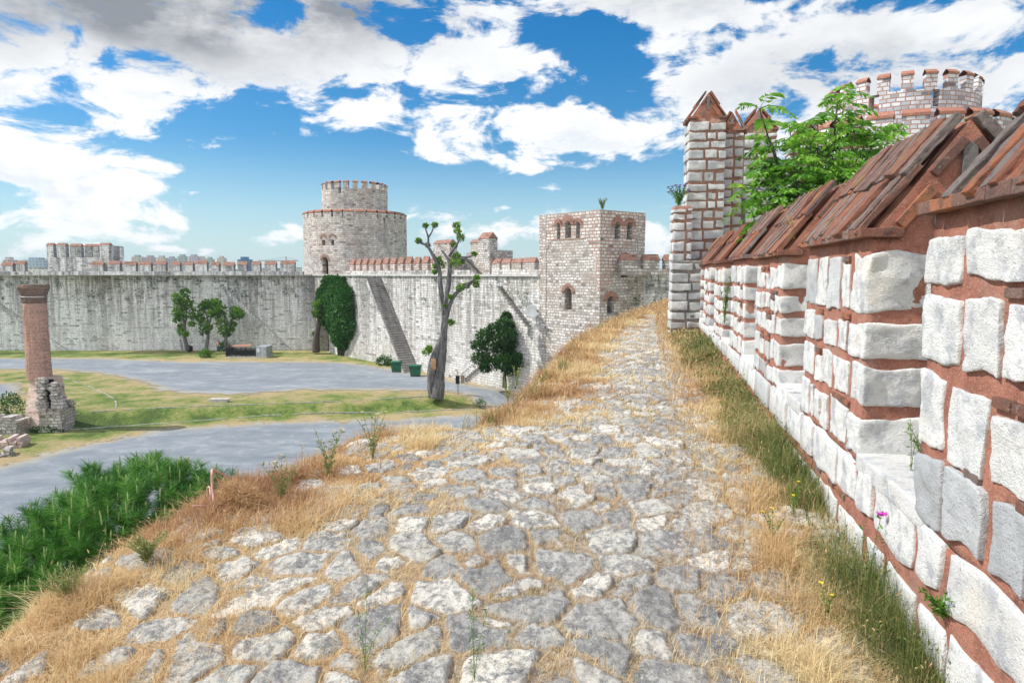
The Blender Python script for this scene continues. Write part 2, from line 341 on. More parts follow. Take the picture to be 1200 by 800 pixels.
def m_masonry(name, c1, c2, mortar, bw, rh, ms=.03, streak=0.0, dark=(.12, .12, .12), patch=(.35, .28, .24), patch_amt=.3, specks=.3, dist=.12, rough_bump=.5, drk=.0, patch2=None, hue=None):
    """coursed old masonry; uv is in metres"""
    m, nt = new_mat(name); uv = node(nt, 'ShaderNodeTexCoord').outputs['UV']; p = geo(nt)
    nz = noise(nt, p, 1.6, 3, .6); wob = vmath(nt, 'SCALE', vmath(nt, 'SUBTRACT', nz.outputs[1], (.5, .5, .5))); wob.node.inputs['Scale'].default_value = dist
    uv2 = vmath(nt, 'ADD', uv, wob)
    b = node(nt, 'ShaderNodeTexBrick', {'Vector': uv2, 'Color1': (0, 0, 0), 'Color2': (1, 1, 1), 'Mortar': (.5, .5, .5), 'Scale': 1.0, 'Mortar Size': ms, 'Mortar Smooth': .25, 'Bias': 0.0, 'Brick Width': bw, 'Row Height': rh}, offset=.47, squash=.8, squash_frequency=3)
    b2 = node(nt, 'ShaderNodeTexBrick', {'Vector': vmath(nt, 'MULTIPLY', uv2, (1, 1, 1)), 'Color1': (0, 0, 0), 'Color2': (1, 1, 1), 'Mortar': (.5, .5, .5), 'Scale': 1.0, 'Mortar Size': 0.0, 'Brick Width': bw * 1.83, 'Row Height': rh}, offset=.31)
    rr = math_(nt, 'MULTIPLY_ADD', b2.outputs[0], .4, math_(nt, 'MULTIPLY', b.outputs[0], .6))
    c = ramp(nt, rr, [(0, tuple(x * .30 for x in c2)), (.13, tuple(x * .6 for x in c2)), (.3, c2), (.7, c1), (1, tuple(min(1, x * 1.12) for x in c1))])
    c = mix(nt, b.outputs[1], c, mortar)
    n1 = noise(nt, p, .35, 5, .65).outputs[0]; n2 = noise(nt, p, 3.2, 5, .7).outputs[0]; n4 = noise(nt, p, 14, 3, .7).outputs[0]
    c = mix(nt, smooth(nt, n1, .48, .66, 0, patch_amt), c, patch)
    if patch2: c = mix(nt, smooth(nt, noise(nt, vmath(nt, 'ADD', p, (31, 7, 3)), .22, 5, .65).outputs[0], .54, .66, 0, .6), c, patch2)
    c = mix(nt, smooth(nt, n2, .57, .70, 0, specks), c, dark)
    c = mix(nt, smooth(nt, n4, .60, .74, 0, specks), c, dark)
    if streak:
        us = node(nt, 'ShaderNodeSeparateXYZ', {0: uv}); cv = node(nt, 'ShaderNodeCombineXYZ', {0: math_(nt, 'MULTIPLY', us.outputs[0], 1.0), 1: math_(nt, 'MULTIPLY', us.outputs[1], .07)})
        s1 = noise(nt, cv.outputs[0], 1.5, 7, .78, .3).outputs[0]; s2 = noise(nt, cv.outputs[0], .12, 3, .6).outputs[0]
        # run-off stains start under the cornice and thin out lower down
        hgt = smooth(nt, us.outputs[1], -11.0, -1.0, .45, 1.0)
        st = math_(nt, 'MULTIPLY', smooth(nt, math_(nt, 'MULTIPLY_ADD', s2, .55, math_(nt, 'MULTIPLY', s1, .75)), .57, .72, 0, streak), hgt)
        st = math_(nt, 'MULTIPLY', st, smooth(nt, n2, .25, .6, .45, 1.0))
        c = mix(nt, st, c, dark)
    h = math_(nt, 'ADD', math_(nt, 'MULTIPLY', math_(nt, 'SUBTRACT', 1.0, b.outputs[1]), .8), math_(nt, 'MULTIPLY', n4, .7))
    finish(nt, c, .92, h, rough_bump, .06); return m
def m_leaf(name, stops, transl=.35, rough=.5):
    m, nt = new_mat(name); r = attr(nt); c = ramp(nt, r, stops)
    finish(nt, c, rough, transl=transl, spec=.3); return m
def m_bark(name, a, b):
    m, nt = new_mat(name); p = geo(nt); q = node(nt, 'ShaderNodeMapping', {'Vector': p, 'Scale': (1, 1, .18)}).outputs[0]
    n = noise(nt, q, 7, 6, .7).outputs[0]; c = mix(nt, smooth(nt, n, .35, .65), a, b); finish(nt, c, .9, n, .9, .05); return m

M = {}
M['stone'] = m_limestone(); M['stone_grey'] = m_limestone('weathered_grey_block', [(0, (.74, .73, .71)), (.3, (.62, .62, .61)), (.5, (.46, .465, .47)), (.75, (.68, .67, .64)), (1, (.34, .35, .36))]); M['mortar'] = m_mortar(); M['tile'] = m_tile()
M['mortar_dull'] = m_mortar('weathered_mortar', (.36, .20, .15), (.24, .13, .10)); M['mortar_grey'] = m_mortar('grey_cement', (.22, .22, .21), (.10, .10, .10))
M['curtain'] = m_masonry('curtain_stone', (.93, .93, .92), (.78, .77, .76), (.60, .58, .56), .62, .27, .035, streak=.78, dark=(.095, .095, .092), patch=(.56, .52, .47), patch_amt=.35, specks=.6, dist=.2)
M['curtain_r'] = m_masonry('curtain_stone_bright', (.78, .77, .75), (.60, .58, .55), (.42, .39, .36), .6, .26, .035, streak=.8, dark=(.12, .12, .115), patch=(.50, .44, .38), patch_amt=.4, specks=.55, dist=.2)
M['rubble'] = m_masonry('rubble_stone', (.64, .62, .60), (.40, .38, .36), (.30, .25, .21), .46, .24, .04, streak=0, dark=(.12, .11, .10), patch=(.34, .27, .22), patch_amt=.5, specks=.5, dist=.25)
M['tower'] = m_masonry('tower_stone', (.76, .73, .69), (.50, .46, .43), (.46, .37, .31), .58, .30, .04, streak=.35, dark=(.13, .12, .12), patch=(.48, .36, .29), patch_amt=.35, specks=.5, dist=.16, patch2=(.30, .29, .29))
M['banded'] = m_masonry('banded_stone', (.64, .63, .61), (.43, .42, .41), (.36, .23, .18), .52, .27, .055, dark=(.2, .2, .2), patch=(.46, .33, .27), patch_amt=.4, specks=.45, dist=.16)
M['far_tower'] = m_masonry('keep_stone', (.70, .71, .74), (.43, .45, .49), (.40, .24, .19), .62, .31, .045, dark=(.16, .17, .18), patch=(.42, .25, .2), patch_amt=.25, specks=.4, dist=.1)
M['cap'] = m_mortar('cap_brick', (.42, .17, .11), (.26, .12, .09)); M['cap_far'] = m_masonry('cap_brick_courses', (.38, .19, .14), (.25, .13, .10), (.30, .2, .16), .3, .14, .02, dark=(.12, .09, .08), patch=(.3, .2, .16), patch_amt=.4, specks=.5)
M['brick'] = m_masonry('shaft_brick', (.48, .22, .15), (.28, .125, .09), (.52, .38, .32), .32, .085, .02, dark=(.14, .08, .07), patch=(.50, .32, .26), patch_amt=.5, specks=.4, dist=.03)
M['brick_dark'] = m_masonry('charred_brick', (.20, .10, .08), (.10, .06, .05), (.20, .15, .12), .32, .09, .02, dark=(.04, .035, .03), specks=.6, dist=.03)
M['pinkstone'] = m_masonry('pink_render', (.60, .44, .38), (.50, .34, .28), (.58, .50, .44), .45, .24, .03, dark=(.25, .16, .13), patch=(.62, .55, .50), patch_amt=.6, specks=.4)
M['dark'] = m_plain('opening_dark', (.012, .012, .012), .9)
M['bark'] = m_bark('grey_bark', (.06, .06, .06), (.21, .20, .20)); M['bark_d'] = m_bark('dark_bark', (.05, .04, .035), (.12, .10, .085)); M['wound'] = m_plain('bare_wood', (.42, .24, .13), .8, .2, 8)
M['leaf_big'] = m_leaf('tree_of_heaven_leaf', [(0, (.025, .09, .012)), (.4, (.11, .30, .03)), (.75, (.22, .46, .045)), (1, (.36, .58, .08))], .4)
M['leaf_fresh'] = m_leaf('fresh_leaf', [(0, (.035, .11, .015)), (.5, (.085, .22, .02)), (1, (.20, .36, .03))], .35)
M['leaf_dark'] = m_leaf('dark_leaf', [(0, (.012, .05, .014)), (.5, (.03, .10, .022)), (1, (.08, .20, .035))], .3)
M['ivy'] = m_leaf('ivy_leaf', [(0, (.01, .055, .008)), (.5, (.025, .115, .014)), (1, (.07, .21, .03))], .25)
M['needle'] = m_leaf('pine_needle', [(0, (.02, .085, .02)), (.5, (.07, .22, .035)), (.8, (.15, .36, .06)), (1, (.30, .50, .12))], .25)
M['straw'] = m_leaf('dry_straw', [(0, (.36, .185, .10)), (.25, (.52, .31, .16)), (.5, (.66, .45, .23)), (.75, (.77, .60, .33)), (1, (.86, .73, .46))], .3, .7)
M['greengrass'] = m_leaf('green_grass', [(0, (.06, .10, .025)), (.35, (.12, .18, .04)), (.6, (.24, .27, .08)), (.8, (.42, .36, .16)), (1, (.60, .46, .24))], .35, .6)
M['weed'] = m_leaf('weed_green', [(0, (.06, .15, .02)), (1, (.20, .36, .06))], .35, .6)
M['sage'] = m_leaf('sage_green', [(0, (.16, .22, .07)), (1, (.38, .42, .16))], .3, .7)
M['yellow'] = m_plain('yellow_petal', (.8, .6, .03), .6); M['purple'] = m_plain('purple_petal', (.55, .06, .45), .6); M['violet'] = m_plain('violet_petal', (.25, .13, .42), .6); M['cream'] = m_plain('cream_petal', (.7, .6, .4), .6)
M['pipe'] = m_plain('faded_pink_pipe', (.62, .36, .30), .5, .2, 20); M['twig'] = m_plain('brown_twig', (.22, .12, .07), .8, .3, 20)
M['bin'] = m_plain('green_plastic', (.03, .14, .075), .45, .1); M['black'] = m_plain('black_metal', (.02, .022, .022), .5); M['greymetal'] = m_plain('grey_metal', (.34, .38, .42), .5); M['white'] = m_plain('white_paint', (.75, .75, .73), .6, .08)
M['concrete'] = m_plain('pale_concrete', (.50, .49, .46), .9, .2, 3); M['kerb'] = m_plain('mossy_kerb', (.33, .34, .27), .9, .3, 3); M['candle'] = m_plain('pine_candle', (.34, .44, .17), .7, .2, 40); M['sign'] = m_plain('sign_panel', (.30, .24, .18), .6)
M['skin'] = m_plain('skin', (.50, .30, .22), .6, .05); M['blue_cloth'] = m_plain('pale_blue_cloth', (.45, .62, .72), .9, .1); M['jeans'] = m_plain('blue_denim', (.08, .14, .26), .9, .1); M['pink_cloth'] = m_plain('salmon_cloth', (.62, .22, .18), .9, .1)

def m_ground():
    m, nt = new_mat('meadow_grass'); p = geo(nt); g = attr(nt, 'green')
    n1 = noise(nt, p, .35, 6, .7).outputs[0]; n2 = noise(nt, p, 2.6, 5, .7).outputs[0]; n3 = noise(nt, p, 9, 6, .8).outputs[0]
    f = math_(nt, 'ADD', math_(nt, 'MULTIPLY', math_(nt, 'SUBTRACT', n1, .5), 2.6), g); f = math_(nt, 'ADD', f, math_(nt, 'MULTIPLY', math_(nt, 'SUBTRACT', n2, .5), .9), clamp=True)
    c = ramp(nt, f, [(0, (.46, .35, .20)), (.3, (.37, .31, .15)), (.55, (.23, .26, .075)), (.8, (.115, .19, .035)), (1, (.065, .11, .025))])
    c = mix(nt, smooth(nt, n3, .48, .66, 0, .65), c, mix(nt, f, (.24, .15, .06), (.05, .08, .02)))
    c = mix(nt, smooth(nt, n3, .50, .30, 0, .35), c, (.60, .54, .28))
    finish(nt, c, .95, math_(nt, 'ADD', n3, n2), .9, .12); return m
def m_gravel():
    m, nt = new_mat('grey_gravel'); p = geo(nt); e = attr(nt, 'edge')
    q = node(nt, 'ShaderNodeMapping', {'Vector': p, 'Scale': (.45, 1.0, 1)}).outputs[0]
    n1 = noise(nt, q, .42, 8, .75, .6).outputs[0]; n2 = noise(nt, p, 7, 5, .8).outputs[0]; n3 = noise(nt, p, 30, 3, .8).outputs[0]; n0 = noise(nt, p, .7, 6, .72).outputs[0]
    c = ramp(nt, n1, [(.30, (.155, .18, .205)), (.5, (.215, .24, .265)), (.64, (.30, .32, .34)), (.76, (.50, .49, .45))])
    c = mix(nt, smooth(nt, n0, .52, .68, 0, .45), c, (.40, .40, .38)); c = mix(nt, smooth(nt, n0, .46, .34, 0, .4), c, (.15, .17, .19)); c = mix(nt, smooth(nt, n3, .5, .7, 0, .3), c, (.45, .46, .47)); c = mix(nt, smooth(nt, n2, .55, .75, 0, .3), c, (.12, .14, .17))
    c = mix(nt, smooth(nt, math_(nt, 'ADD', e, math_(nt, 'MULTIPLY', math_(nt, 'SUBTRACT', n0, .5), 3.0)), 1.6, .2, 0, .55), c, (.42, .36, .24))
    a = smooth(nt, math_(nt, 'ADD', e, math_(nt, 'MULTIPLY', math_(nt, 'SUBTRACT', n0, .5), 6.5)), -.1, .1)
    finish(nt, c, .95, n3, .6, .03, alpha=a); return m
def m_path():
    m, nt = new_mat('paving_stone_and_straw'); p = geo(nt); s = attr(nt, 'stone'); r = attr(nt, 'rnd'); d = attr(nt, 'dry')
    n1 = noise(nt, p, 5, 6, .7).outputs[0]; n2 = noise(nt, p, 24, 6, .75).outputs[0]; n3 = noise(nt, p, 95, 4, .75).outputs[0]
    base = ramp(nt, r, [(0, (.33, .32, .30)), (.3, (.46, .44, .405)), (.55, (.55, .525, .47)), (.8, (.64, .605, .54)), (1, (.74, .69, .60))])
    lich = smooth(nt, math_(nt, 'MULTIPLY_ADD', n2, .65, math_(nt, 'MULTIPLY', n1, .45)), .50, .62, 0, .8)
    c = mix(nt, lich, base, (.18, .18, .18)); c = mix(nt, smooth(nt, n3, .55, .70, 0, .6), c, (.10, .10, .105)); c = mix(nt, smooth(nt, n3, .44, .30, 0, .6), c, (.78, .76, .72))
    c = mix(nt, smooth(nt, n2, .42, .3, 0, .5), c, (.70, .66, .58))
    soil = mix(nt, smooth(nt, n3, .35, .65), (.66, .48, .27), (.34, .20, .10)); soil2 = mix(nt, smooth(nt, n2, .4, .65), (.40, .37, .32), (.22, .17, .12))
    so = mix(nt, math_(nt, 'ADD', d, math_(nt, 'MULTIPLY', math_(nt, 'SUBTRACT', n1, .5), 1.4), clamp=True), soil2, soil)
    sm = smooth(nt, math_(nt, 'ADD', s, math_(nt, 'MULTIPLY', math_(nt, 'SUBTRACT', n2, .5), .5)), .30, .45)
    c = mix(nt, sm, so, c)
    h = math_(nt, 'ADD', math_(nt, 'MULTIPLY', n2, 1.2), math_(nt, 'MULTIPLY', n3, .7))
    finish(nt, c, .92, h, .8, .02); return m
M['ground'] = m_ground(); M['gravel'] = m_gravel(); M['path'] = m_path()

# ================================================================== THE GROUND
ZU, ZL = -11.0, -11.9     # upper court level and the sunken lane in front of it
bank_top = [G(-200, 492, ZU), G(145, 480, ZU), G(300, 474, ZU), G(400, 470, ZU), G(520, 463, ZU), G(590, 459, ZU), G(640, 455, ZU)]
bx = np.array([p.x for p in bank_top]); by = np.array([p.y for p in bank_top])
def bankY(x): return np.interp(x, bx, by, left=by[0], right=by[-1])
# the ground rises a little towards the far gate
def court_z(x, y):
    t = np.clip((bankY(x) - y) / 2.2, 0, 1); t = t * t * (3 - 2 * t)
    return ZU + (ZL - ZU) * t + .05 * fb2(x, y, .12, 2, 5)
def inside(poly, x, y):
    r = np.zeros(x.shape, bool); n = len(poly)
    for i in range(n):
        x0, y0 = poly[i]; x1, y1 = poly[(i + 1) % n]
        c = ((y0 > y) != (y1 > y)) & (x < (x1 - x0) * (y - y0) / (y1 - y0 + 1e-12) + x0); r ^= c
    return r
def sdist(poly, x, y):
    d = np.full(x.shape, 1e9); n = len(poly)
    for i in range(n):
        x0, y0 = poly[i]; x1, y1 = poly[(i + 1) % n]; vx, vy = x1 - x0, y1 - y0; L = vx * vx + vy * vy + 1e-9
        t = np.clip(((x - x0) * vx + (y - y0) * vy) / L, 0, 1); d = np.minimum(d, np.hypot(x - x0 - t * vx, y - y0 - t * vy))
    return np.where(inside(poly, x, y), d, -d)
def gpoly(pts, z): return [tuple(G(a, b, z)[:2]) for a, b in pts]
road_far = gpoly([(-260, 421), (0, 420), (120, 420), (220, 424), (330, 424), (400, 425), (450, 431), (500, 440), (560, 452), (600, 459), (640, 466), (640, 476), (590, 470), (520, 458), (430, 456), (350, 457), (290, 462), (240, 462), (190, 458), (160, 446), (120, 438), (60, 433), (0, 433), (-260, 436)], ZU)
road_patch = gpoly([(-260, 448), (0, 448), (22, 450), (26, 460), (0, 468), (-260, 476)], ZU)
road_near = gpoly([(-400, 600), (-120, 563), (0, 548), (60, 531), (120, 516), (200, 503), (330, 495), (430, 492), (520, 488), (590, 484), (660, 482), (700, 560), (640, 700), (300, 900), (-900, 900)], ZL)
road_near[-1] = (-60, 3); road_near[-2] = (-8, -6); road_near[-3] = (6, 6)
def axis(bps):
    out = []
    for a, b, st in bps: out += list(np.arange(a, b, st))
    return np.array(out + [bps[-1][1]])
gx = axis([(-1500, -400, 220), (-400, -110, 30), (-110, 45, .6), (45, 110, 5), (110, 400, 29), (400, 1500, 220)])
gy = axis([(-700, -60, 128), (-60, 2, 8), (2, 105, .6), (105, 150, 5), (150, 400, 25), (400, 1500, 220)])
X, Y = np.meshgrid(gx, gy, indexing='ij'); x = X.ravel(); y = Y.ravel()
z = court_z(x, y)
green = .42 + .28 * fb2(x, y, .06, 3, 9)
bd = bankY(x) - y
green += .45 * np.exp(-((bd - 1.2) / 1.3) ** 2) * (x < 10)          # grassy bank
green += .25 * np.exp(-((bd - 5.0) / 1.6) ** 2)
green += .38 * np.exp(-((y - 94) / 5) ** 2)
for po in (road_far, road_near, road_patch):
    dd = sdist(po, x, y); green -= .42 * np.exp(-np.clip(-dd, 0, 99) / 2.0)
I = np.arange(len(x)).reshape(X.shape); q = np.stack([I[:-1, :-1], I[1:, :-1], I[1:, 1:], I[:-1, 1:]], -1).reshape(-1, 4)
tag(build('ground', np.stack([x, y, z], 1), [q], M['ground'], smooth_=True, attrs={'green': green}), kind='structure')
def road(name, poly, res, lift=.03):
    px = [p[0] for p in poly]; py = [p[1] for p in poly]
    gx = np.arange(max(min(px) - 3, -110), min(max(px) + 3, 40), res); gy = np.arange(max(min(py) - 3, 2), max(py) + 3, res)
    X, Y = np.meshgrid(gx, gy, indexing='ij'); x = X.ravel(); y = Y.ravel(); d = sdist(poly, x, y); z = court_z(x, y) + lift
    I = np.arange(len(x)).reshape(X.shape); q = np.stack([I[:-1, :-1], I[1:, :-1], I[1:, 1:], I[:-1, 1:]], -1).reshape(-1, 4)
    k = (d[q] > -2.2).all(1)
    q = q[k]; us, inv = np.unique(q, return_inverse=True)
    return tag(build(name, np.stack([x, y, z], 1)[us], [inv.reshape(-1, 4)], M['gravel'], smooth_=True, attrs={'edge': d[us]}), kind='structure')
road('gravel_road', road_far, .6); road('gravel_road', road_near, .6, .035); road('gravel_path', road_patch, .6)

# stone kerbs in the lawn
def kerb(pts, z, label, w_=.13, h_=.05):
    mb = MB(); P = spline([G(a, b, z) for a, b in pts], 10)
    for a, b in zip(P[:-1], P[1:]):
        L = (b - a).length; k = max(1, int(L / .9))
        for i in range(k):
            p = a.lerp(b, i / k); q_ = a.lerp(b, (i + 1) / k); zz = float(court_z(np.array([p.x]), np.array([p.y]))[0])
            if random.random() < .12: continue
            fr = frame((p.x, p.y, zz), (q_ - p)); box(mb, (0.02, -w_ / 2, -.1), ((q_ - p).length - .02, w_ / 2, h_ + random.uniform(-.03, .02)), fr)
    o = mb.build('lawn_kerb', M['kerb']); tag(o, label, 'kerb', 'stone kerbs in the lawn')
kerb([(75, 484), (145, 480), (300, 474), (400, 470), (520, 463)], ZU, 'pale stone kerb along the top of the long green bank')
kerb([(62, 440), (95, 449), (118, 459), (134, 468), (136, 478)], ZU, 'curved low kerb in the dry lawn beside the brick shaft')
kerb([(80, 503), (200, 496), (330, 489), (450, 484), (560, 479)], ZL, 'pale stone kerb at the foot of the long green bank', .16, .07)

# ================================================================== THE RAMPART TERRACE WITH ITS PAVED PATH
_e = [(-40, -3.2, -1.9), (-3, -3.0, -1.9)]
def epix(px, py, z): p = G(px, py, z); return (p.y, p.x)
ED = sorted([(-6.0, -3.0), (1.0, -2.9), epix(0, 745, -1.86), epix(120, 672, -1.86), epix(230, 610, -1.84), epix(310, 572, -1.8), epix(400, 530, -1.75), epix(470, 524, -1.7), epix(540, 511, -1.66),
             epix(600, 470, -1.6), epix(640, 432, -1.57), epix(672, 402, -1.55), epix(700, 384, -1.5), epix(745, 368, -1.48), (36.0, 8.6), (46., 13.)])
EY = np.array([e[0] for e in ED]); EX = np.array([e[1] for e in ED])
def Xl(y): return np.interp(y, EY, EX)
def Xw(y): return 1.2 + .2 * y
def zc(y): return np.interp(y, [-3, 2, 4, 8, 16, 33, 37, 50], [-1.72, -1.70, -1.54, -1.44, -1.42, -1.44, -1.9, -5])
CELL = .25
def stones(x, y):
    """returns (mask 0..1, height, random) of the rough paving at points"""
    wx = x + .05 * fb2(x, y, 3.5, 2, 40); wy = y + .05 * fb2(x, y, 3.5, 2, 41)
    i0 = np.floor(wx / CELL).astype(np.int64); j0 = np.floor(wy / CELL).astype(np.int64)
    d1 = np.full(x.shape, 9.); d2 = np.full(x.shape, 9.); bi = np.zeros_like(i0); bj = np.zeros_like(j0); zz = np.zeros_like(i0); bsx = np.zeros_like(x); bsy = np.zeros_like(x)
    for a in range(-2, 3):
        for b in range(-2, 3):
            i = i0 + a; j = j0 + b; sx = (i + .5 + .85 * (_h(i, j, zz, 1) - .5)) * CELL; sy = (j + .5 + .85 * (_h(i, j, zz, 2) - .5)) * CELL
            big = _h(i, j, zz, 3); wgt = .11 * np.maximum(0, big - .45) / .55
            ang = _h(i, j, zz, 6) * 3.14; ca, sa = np.cos(ang), np.sin(ang); dx = wx - sx; dy = wy - sy
            d = np.hypot(dx * ca + dy * sa, 1.35 * (dy * ca - dx * sa)) - wgt
            c = d < d1; d2 = np.where(c, d1, np.minimum(d2, d)); bi = np.where(c, i, bi); bj = np.where(c, j, bj); bsx = np.where(c, sx, bsx); bsy = np.where(c, sy, bsy); d1 = np.where(c, d, d1)
    r = _h(bi, bj, zz, 4); r2 = _h(bi, bj, zz, 5); r3 = _h(bi, bj, zz, 7); r4 = _h(bi, bj, zz, 8)
    xl = Xl(y); t = (x - xl) / (Xw(y) - xl)
    pres = np.clip(.60 + 1.7 * (t - .12), 0, .985); pres = np.where(t > .88, .75, pres)
    e = (d2 - d1) * .5 + .012 * fb2(x, y, 22, 2, 44)
    gap = .004 + .012 * r2 + np.clip(.35 - t, 0, 1) * .05
    m = np.clip((e - gap) / .024, 0, 1); m = m * m * (3 - 2 * m) * (r3 < pres)
    tilt = ((wx - bsx) * (r - .5) + (wy - bsy) * (r4 - .5)) * .22
    rough = .010 * fb2(x, y, 14, 4, 50, .6)
    h = m * (.007 + .013 * r2 + tilt * .45) + m * rough * 1.3 + (1 - m) * .006 * fb2(x, y, 30, 2, 51) - (1 - m) * .004
    return m, h, r
def path_z(x, y):
    xl = Xl(y); t = np.clip((x - xl) / (Xw(y) - xl), 0, 1); z = zc(y)
    amt = np.interp(y, [0, 8, 20], [.2, .14, .1])
    z = z - amt * np.clip(1 - t / .55, 0, 1) ** 1.5 + .035 * fb2(x, y, .8, 2, 60)
    dl = x - xl; z = z - .22 * np.clip(1 - dl / .22, 0, 1.6) ** 2
    return z
rows = [-6., -4, -2, -1, 0, .6, 1.0, 1.3]; yy = 1.5
while yy < 46:
    rows.append(yy); yy += max(.0115, .0040 * yy)
rows = np.array(rows); NC = 600; s = np.linspace(0, 1, NC)
Y = np.repeat(rows[:, None], NC, 1); XL = Xl(rows) - .08; XR = np.where(rows > 15.5, Xw(rows) + np.minimum((rows - 15.5) * .6, 3.), Xw(rows) + .12)
X = XL[:, None] + (XR - XL)[:, None] * s[None, :]; x = X.ravel(); y = Y.ravel()
m_, h_, r_ = stones(x, y); z = path_z(x, y) + h_
t = (x - Xl(y)) / (Xw(y) - Xl(y)); dry = np.clip(1.15 - 1.5 * t + .3 * fb2(x, y, 1.2, 2, 70), 0, 1)
I = np.arange(len(x)).reshape(X.shape); q = np.stack([I[:-1, :-1], I[:-1, 1:], I[1:, 1:], I[1:, :-1]], -1).reshape(-1, 4)
tag(build('path', np.stack([x, y, z], 1), [q], M['path'], smooth_=True, rnd=r_, attrs={'stone': m_, 'dry': dry}), kind='structure')
# masonry flank of the terrace, down to the court
ys = np.concatenate([np.arange(-6, 46, .5), [46.]]); V = []; 
for yv in ys:
    xv = float(Xl(yv)); zt = float(path_z(np.array([xv - .02]), np.array([yv]))[0]) - .03
    for k, zz in enumerate(np.linspace(zt, -12.3, 12)): V.append((xv - .06 - .02 * k + .05 * math.sin(yv * 3 + k * 2), yv, zz))
n = len(ys); I = np.arange(n * 12).reshape(n, 12); q = np.stack([I[:-1, :-1], I[:-1, 1:], I[1:, 1:], I[1:, :-1]], -1).reshape(-1, 4)[:, ::-1]
tag(build('terrace_flank', V, [q], M['rubble'], uv=True), kind='structure')

# ================================================================== THE PARAPET WALL ON THE RIGHT
UD = Vector((.2, 1, 0)).normalized(); YS = math.hypot(.2, 1)      # metres along the wall per metre of Y
def wfr(Y0, z0=0): return frame((1.2 + .2 * Y0, Y0, z0), UD)
def slab_mortar(mb, a, b, fr, n=(8, 8), amp=.006, seed=0):
    """solid block with uneven plaster faces"""
    a = np.array(a, float); b = np.array(b, float); T, Fq = cube_t(max(n)); P = (T + 1) / 2 * (b - a) + a
    P = P + (T / np.linalg.norm(T, axis=1, keepdims=True)) * (amp * fbm(P + seed * 3.1, 3.5, 3, seed))[:, None]; mb.add(fr(P), [Fq], .5)
def courses(z0, z1, hmin=.17, hmax=.25, gap=.045, rng=random):
    out = []; z = z0 + gap * .7
    while z < z1 - .08:
        h = rng.uniform(hmin, hmax)
        if z1 - (z + h + gap) < .12: h = z1 - z - gap
        out.append((z, z + h)); z += h + gap * rng.uniform(.8, 1.3)
    return out
def face_run(a, b, wmin, wmax, gap, rng=random):
    out = []; u = a
    while u < b - .05:
        w_ = rng.uniform(wmin, wmax)
        if b - (u + w_ + gap) < wmin * .8: w_ = b - u
        out.append((u, u + w_)); u += w_ + gap * rng.uniform(.8, 1.4)
    return out
def block_pier(stone, brick, fr, L, D, z0, z1, n=5, seed=1, prot=.010, near=True, far=True, hmin=.17, hmax=.25, wr=(.12, .38), q=(.2, .34), brickp=.4, amp=.008, gap=.05):
    rg = random.Random(seed); T = .09
    def blk(u0, u1, v0, v1, za, zb):
        jz = rg.uniform(-.01, .01)
        rock(stone, ((u0 + u1) / 2, (v0 + v1) / 2, (za + zb) / 2 + jz), ((u1 - u0) / 2, (v1 - v0) / 2, (zb - za) / 2), n, .11, amp, fr, warp=.024, freq=13, rnd=min(1, max(0, rg.betavariate(1.6, 1.6))))
    for ci, (za, zb) in enumerate(courses(z0, z1, hmin, hmax, gap, rg)):
        qa = rg.uniform(*q); qd = rg.uniform(.26, min(.46, D * .6)); fa = rg.uniform(*q); p = prot * rg.uniform(.5, 1.5)
        ql = -p if near else 0.0
        blk(ql, qa, -p, qd, za, zb)
        if near and D - qd > .12:
            v = qd + gap
            for (v0, v1) in face_run(v, D + p, .16, .34, gap, rg): blk(-p * .7, T, v0, v1, za + .01, zb - .01)
        blk(L - fa, L + (p if far else 0), -p, .3, za, zb)
        row = face_run(qa + gap, L - fa - gap, wr[0], wr[1], gap, rg)
        for (u0, u1) in row:
            if u1 - u0 < .03: continue
            if rg.random() < brickp * .35 and u1 - u0 < .3:      # thin brick course above a lower block
                bh = .035; zt = zb - bh; blk(u0, u1, -p, T, za, zt - .02)
                for k in range(2):
                    w_ = (u1 - u0) / 2; rock(brick, (u0 + w_ * (k + .5), .03 - .006, zt + bh / 2), (w_ / 2 - .008, .04, bh / 2), max(2, n // 2), .2, .004, fr)
            else: blk(u0, u1, -p * rg.uniform(.6, 1.3), T, za + rg.uniform(0, .012), zb - rg.uniform(0, .012))
        if rg.random() < brickp and zb < z1 - .1 and L > .9:
            for k in range(rg.randint(2, 4)):
                u = rg.uniform(.3, L - .4); rock(brick, (u, .028, zb + gap * .5), (rg.uniform(.04, .08), .04, .017), max(2, n // 2), .25, .003, fr)
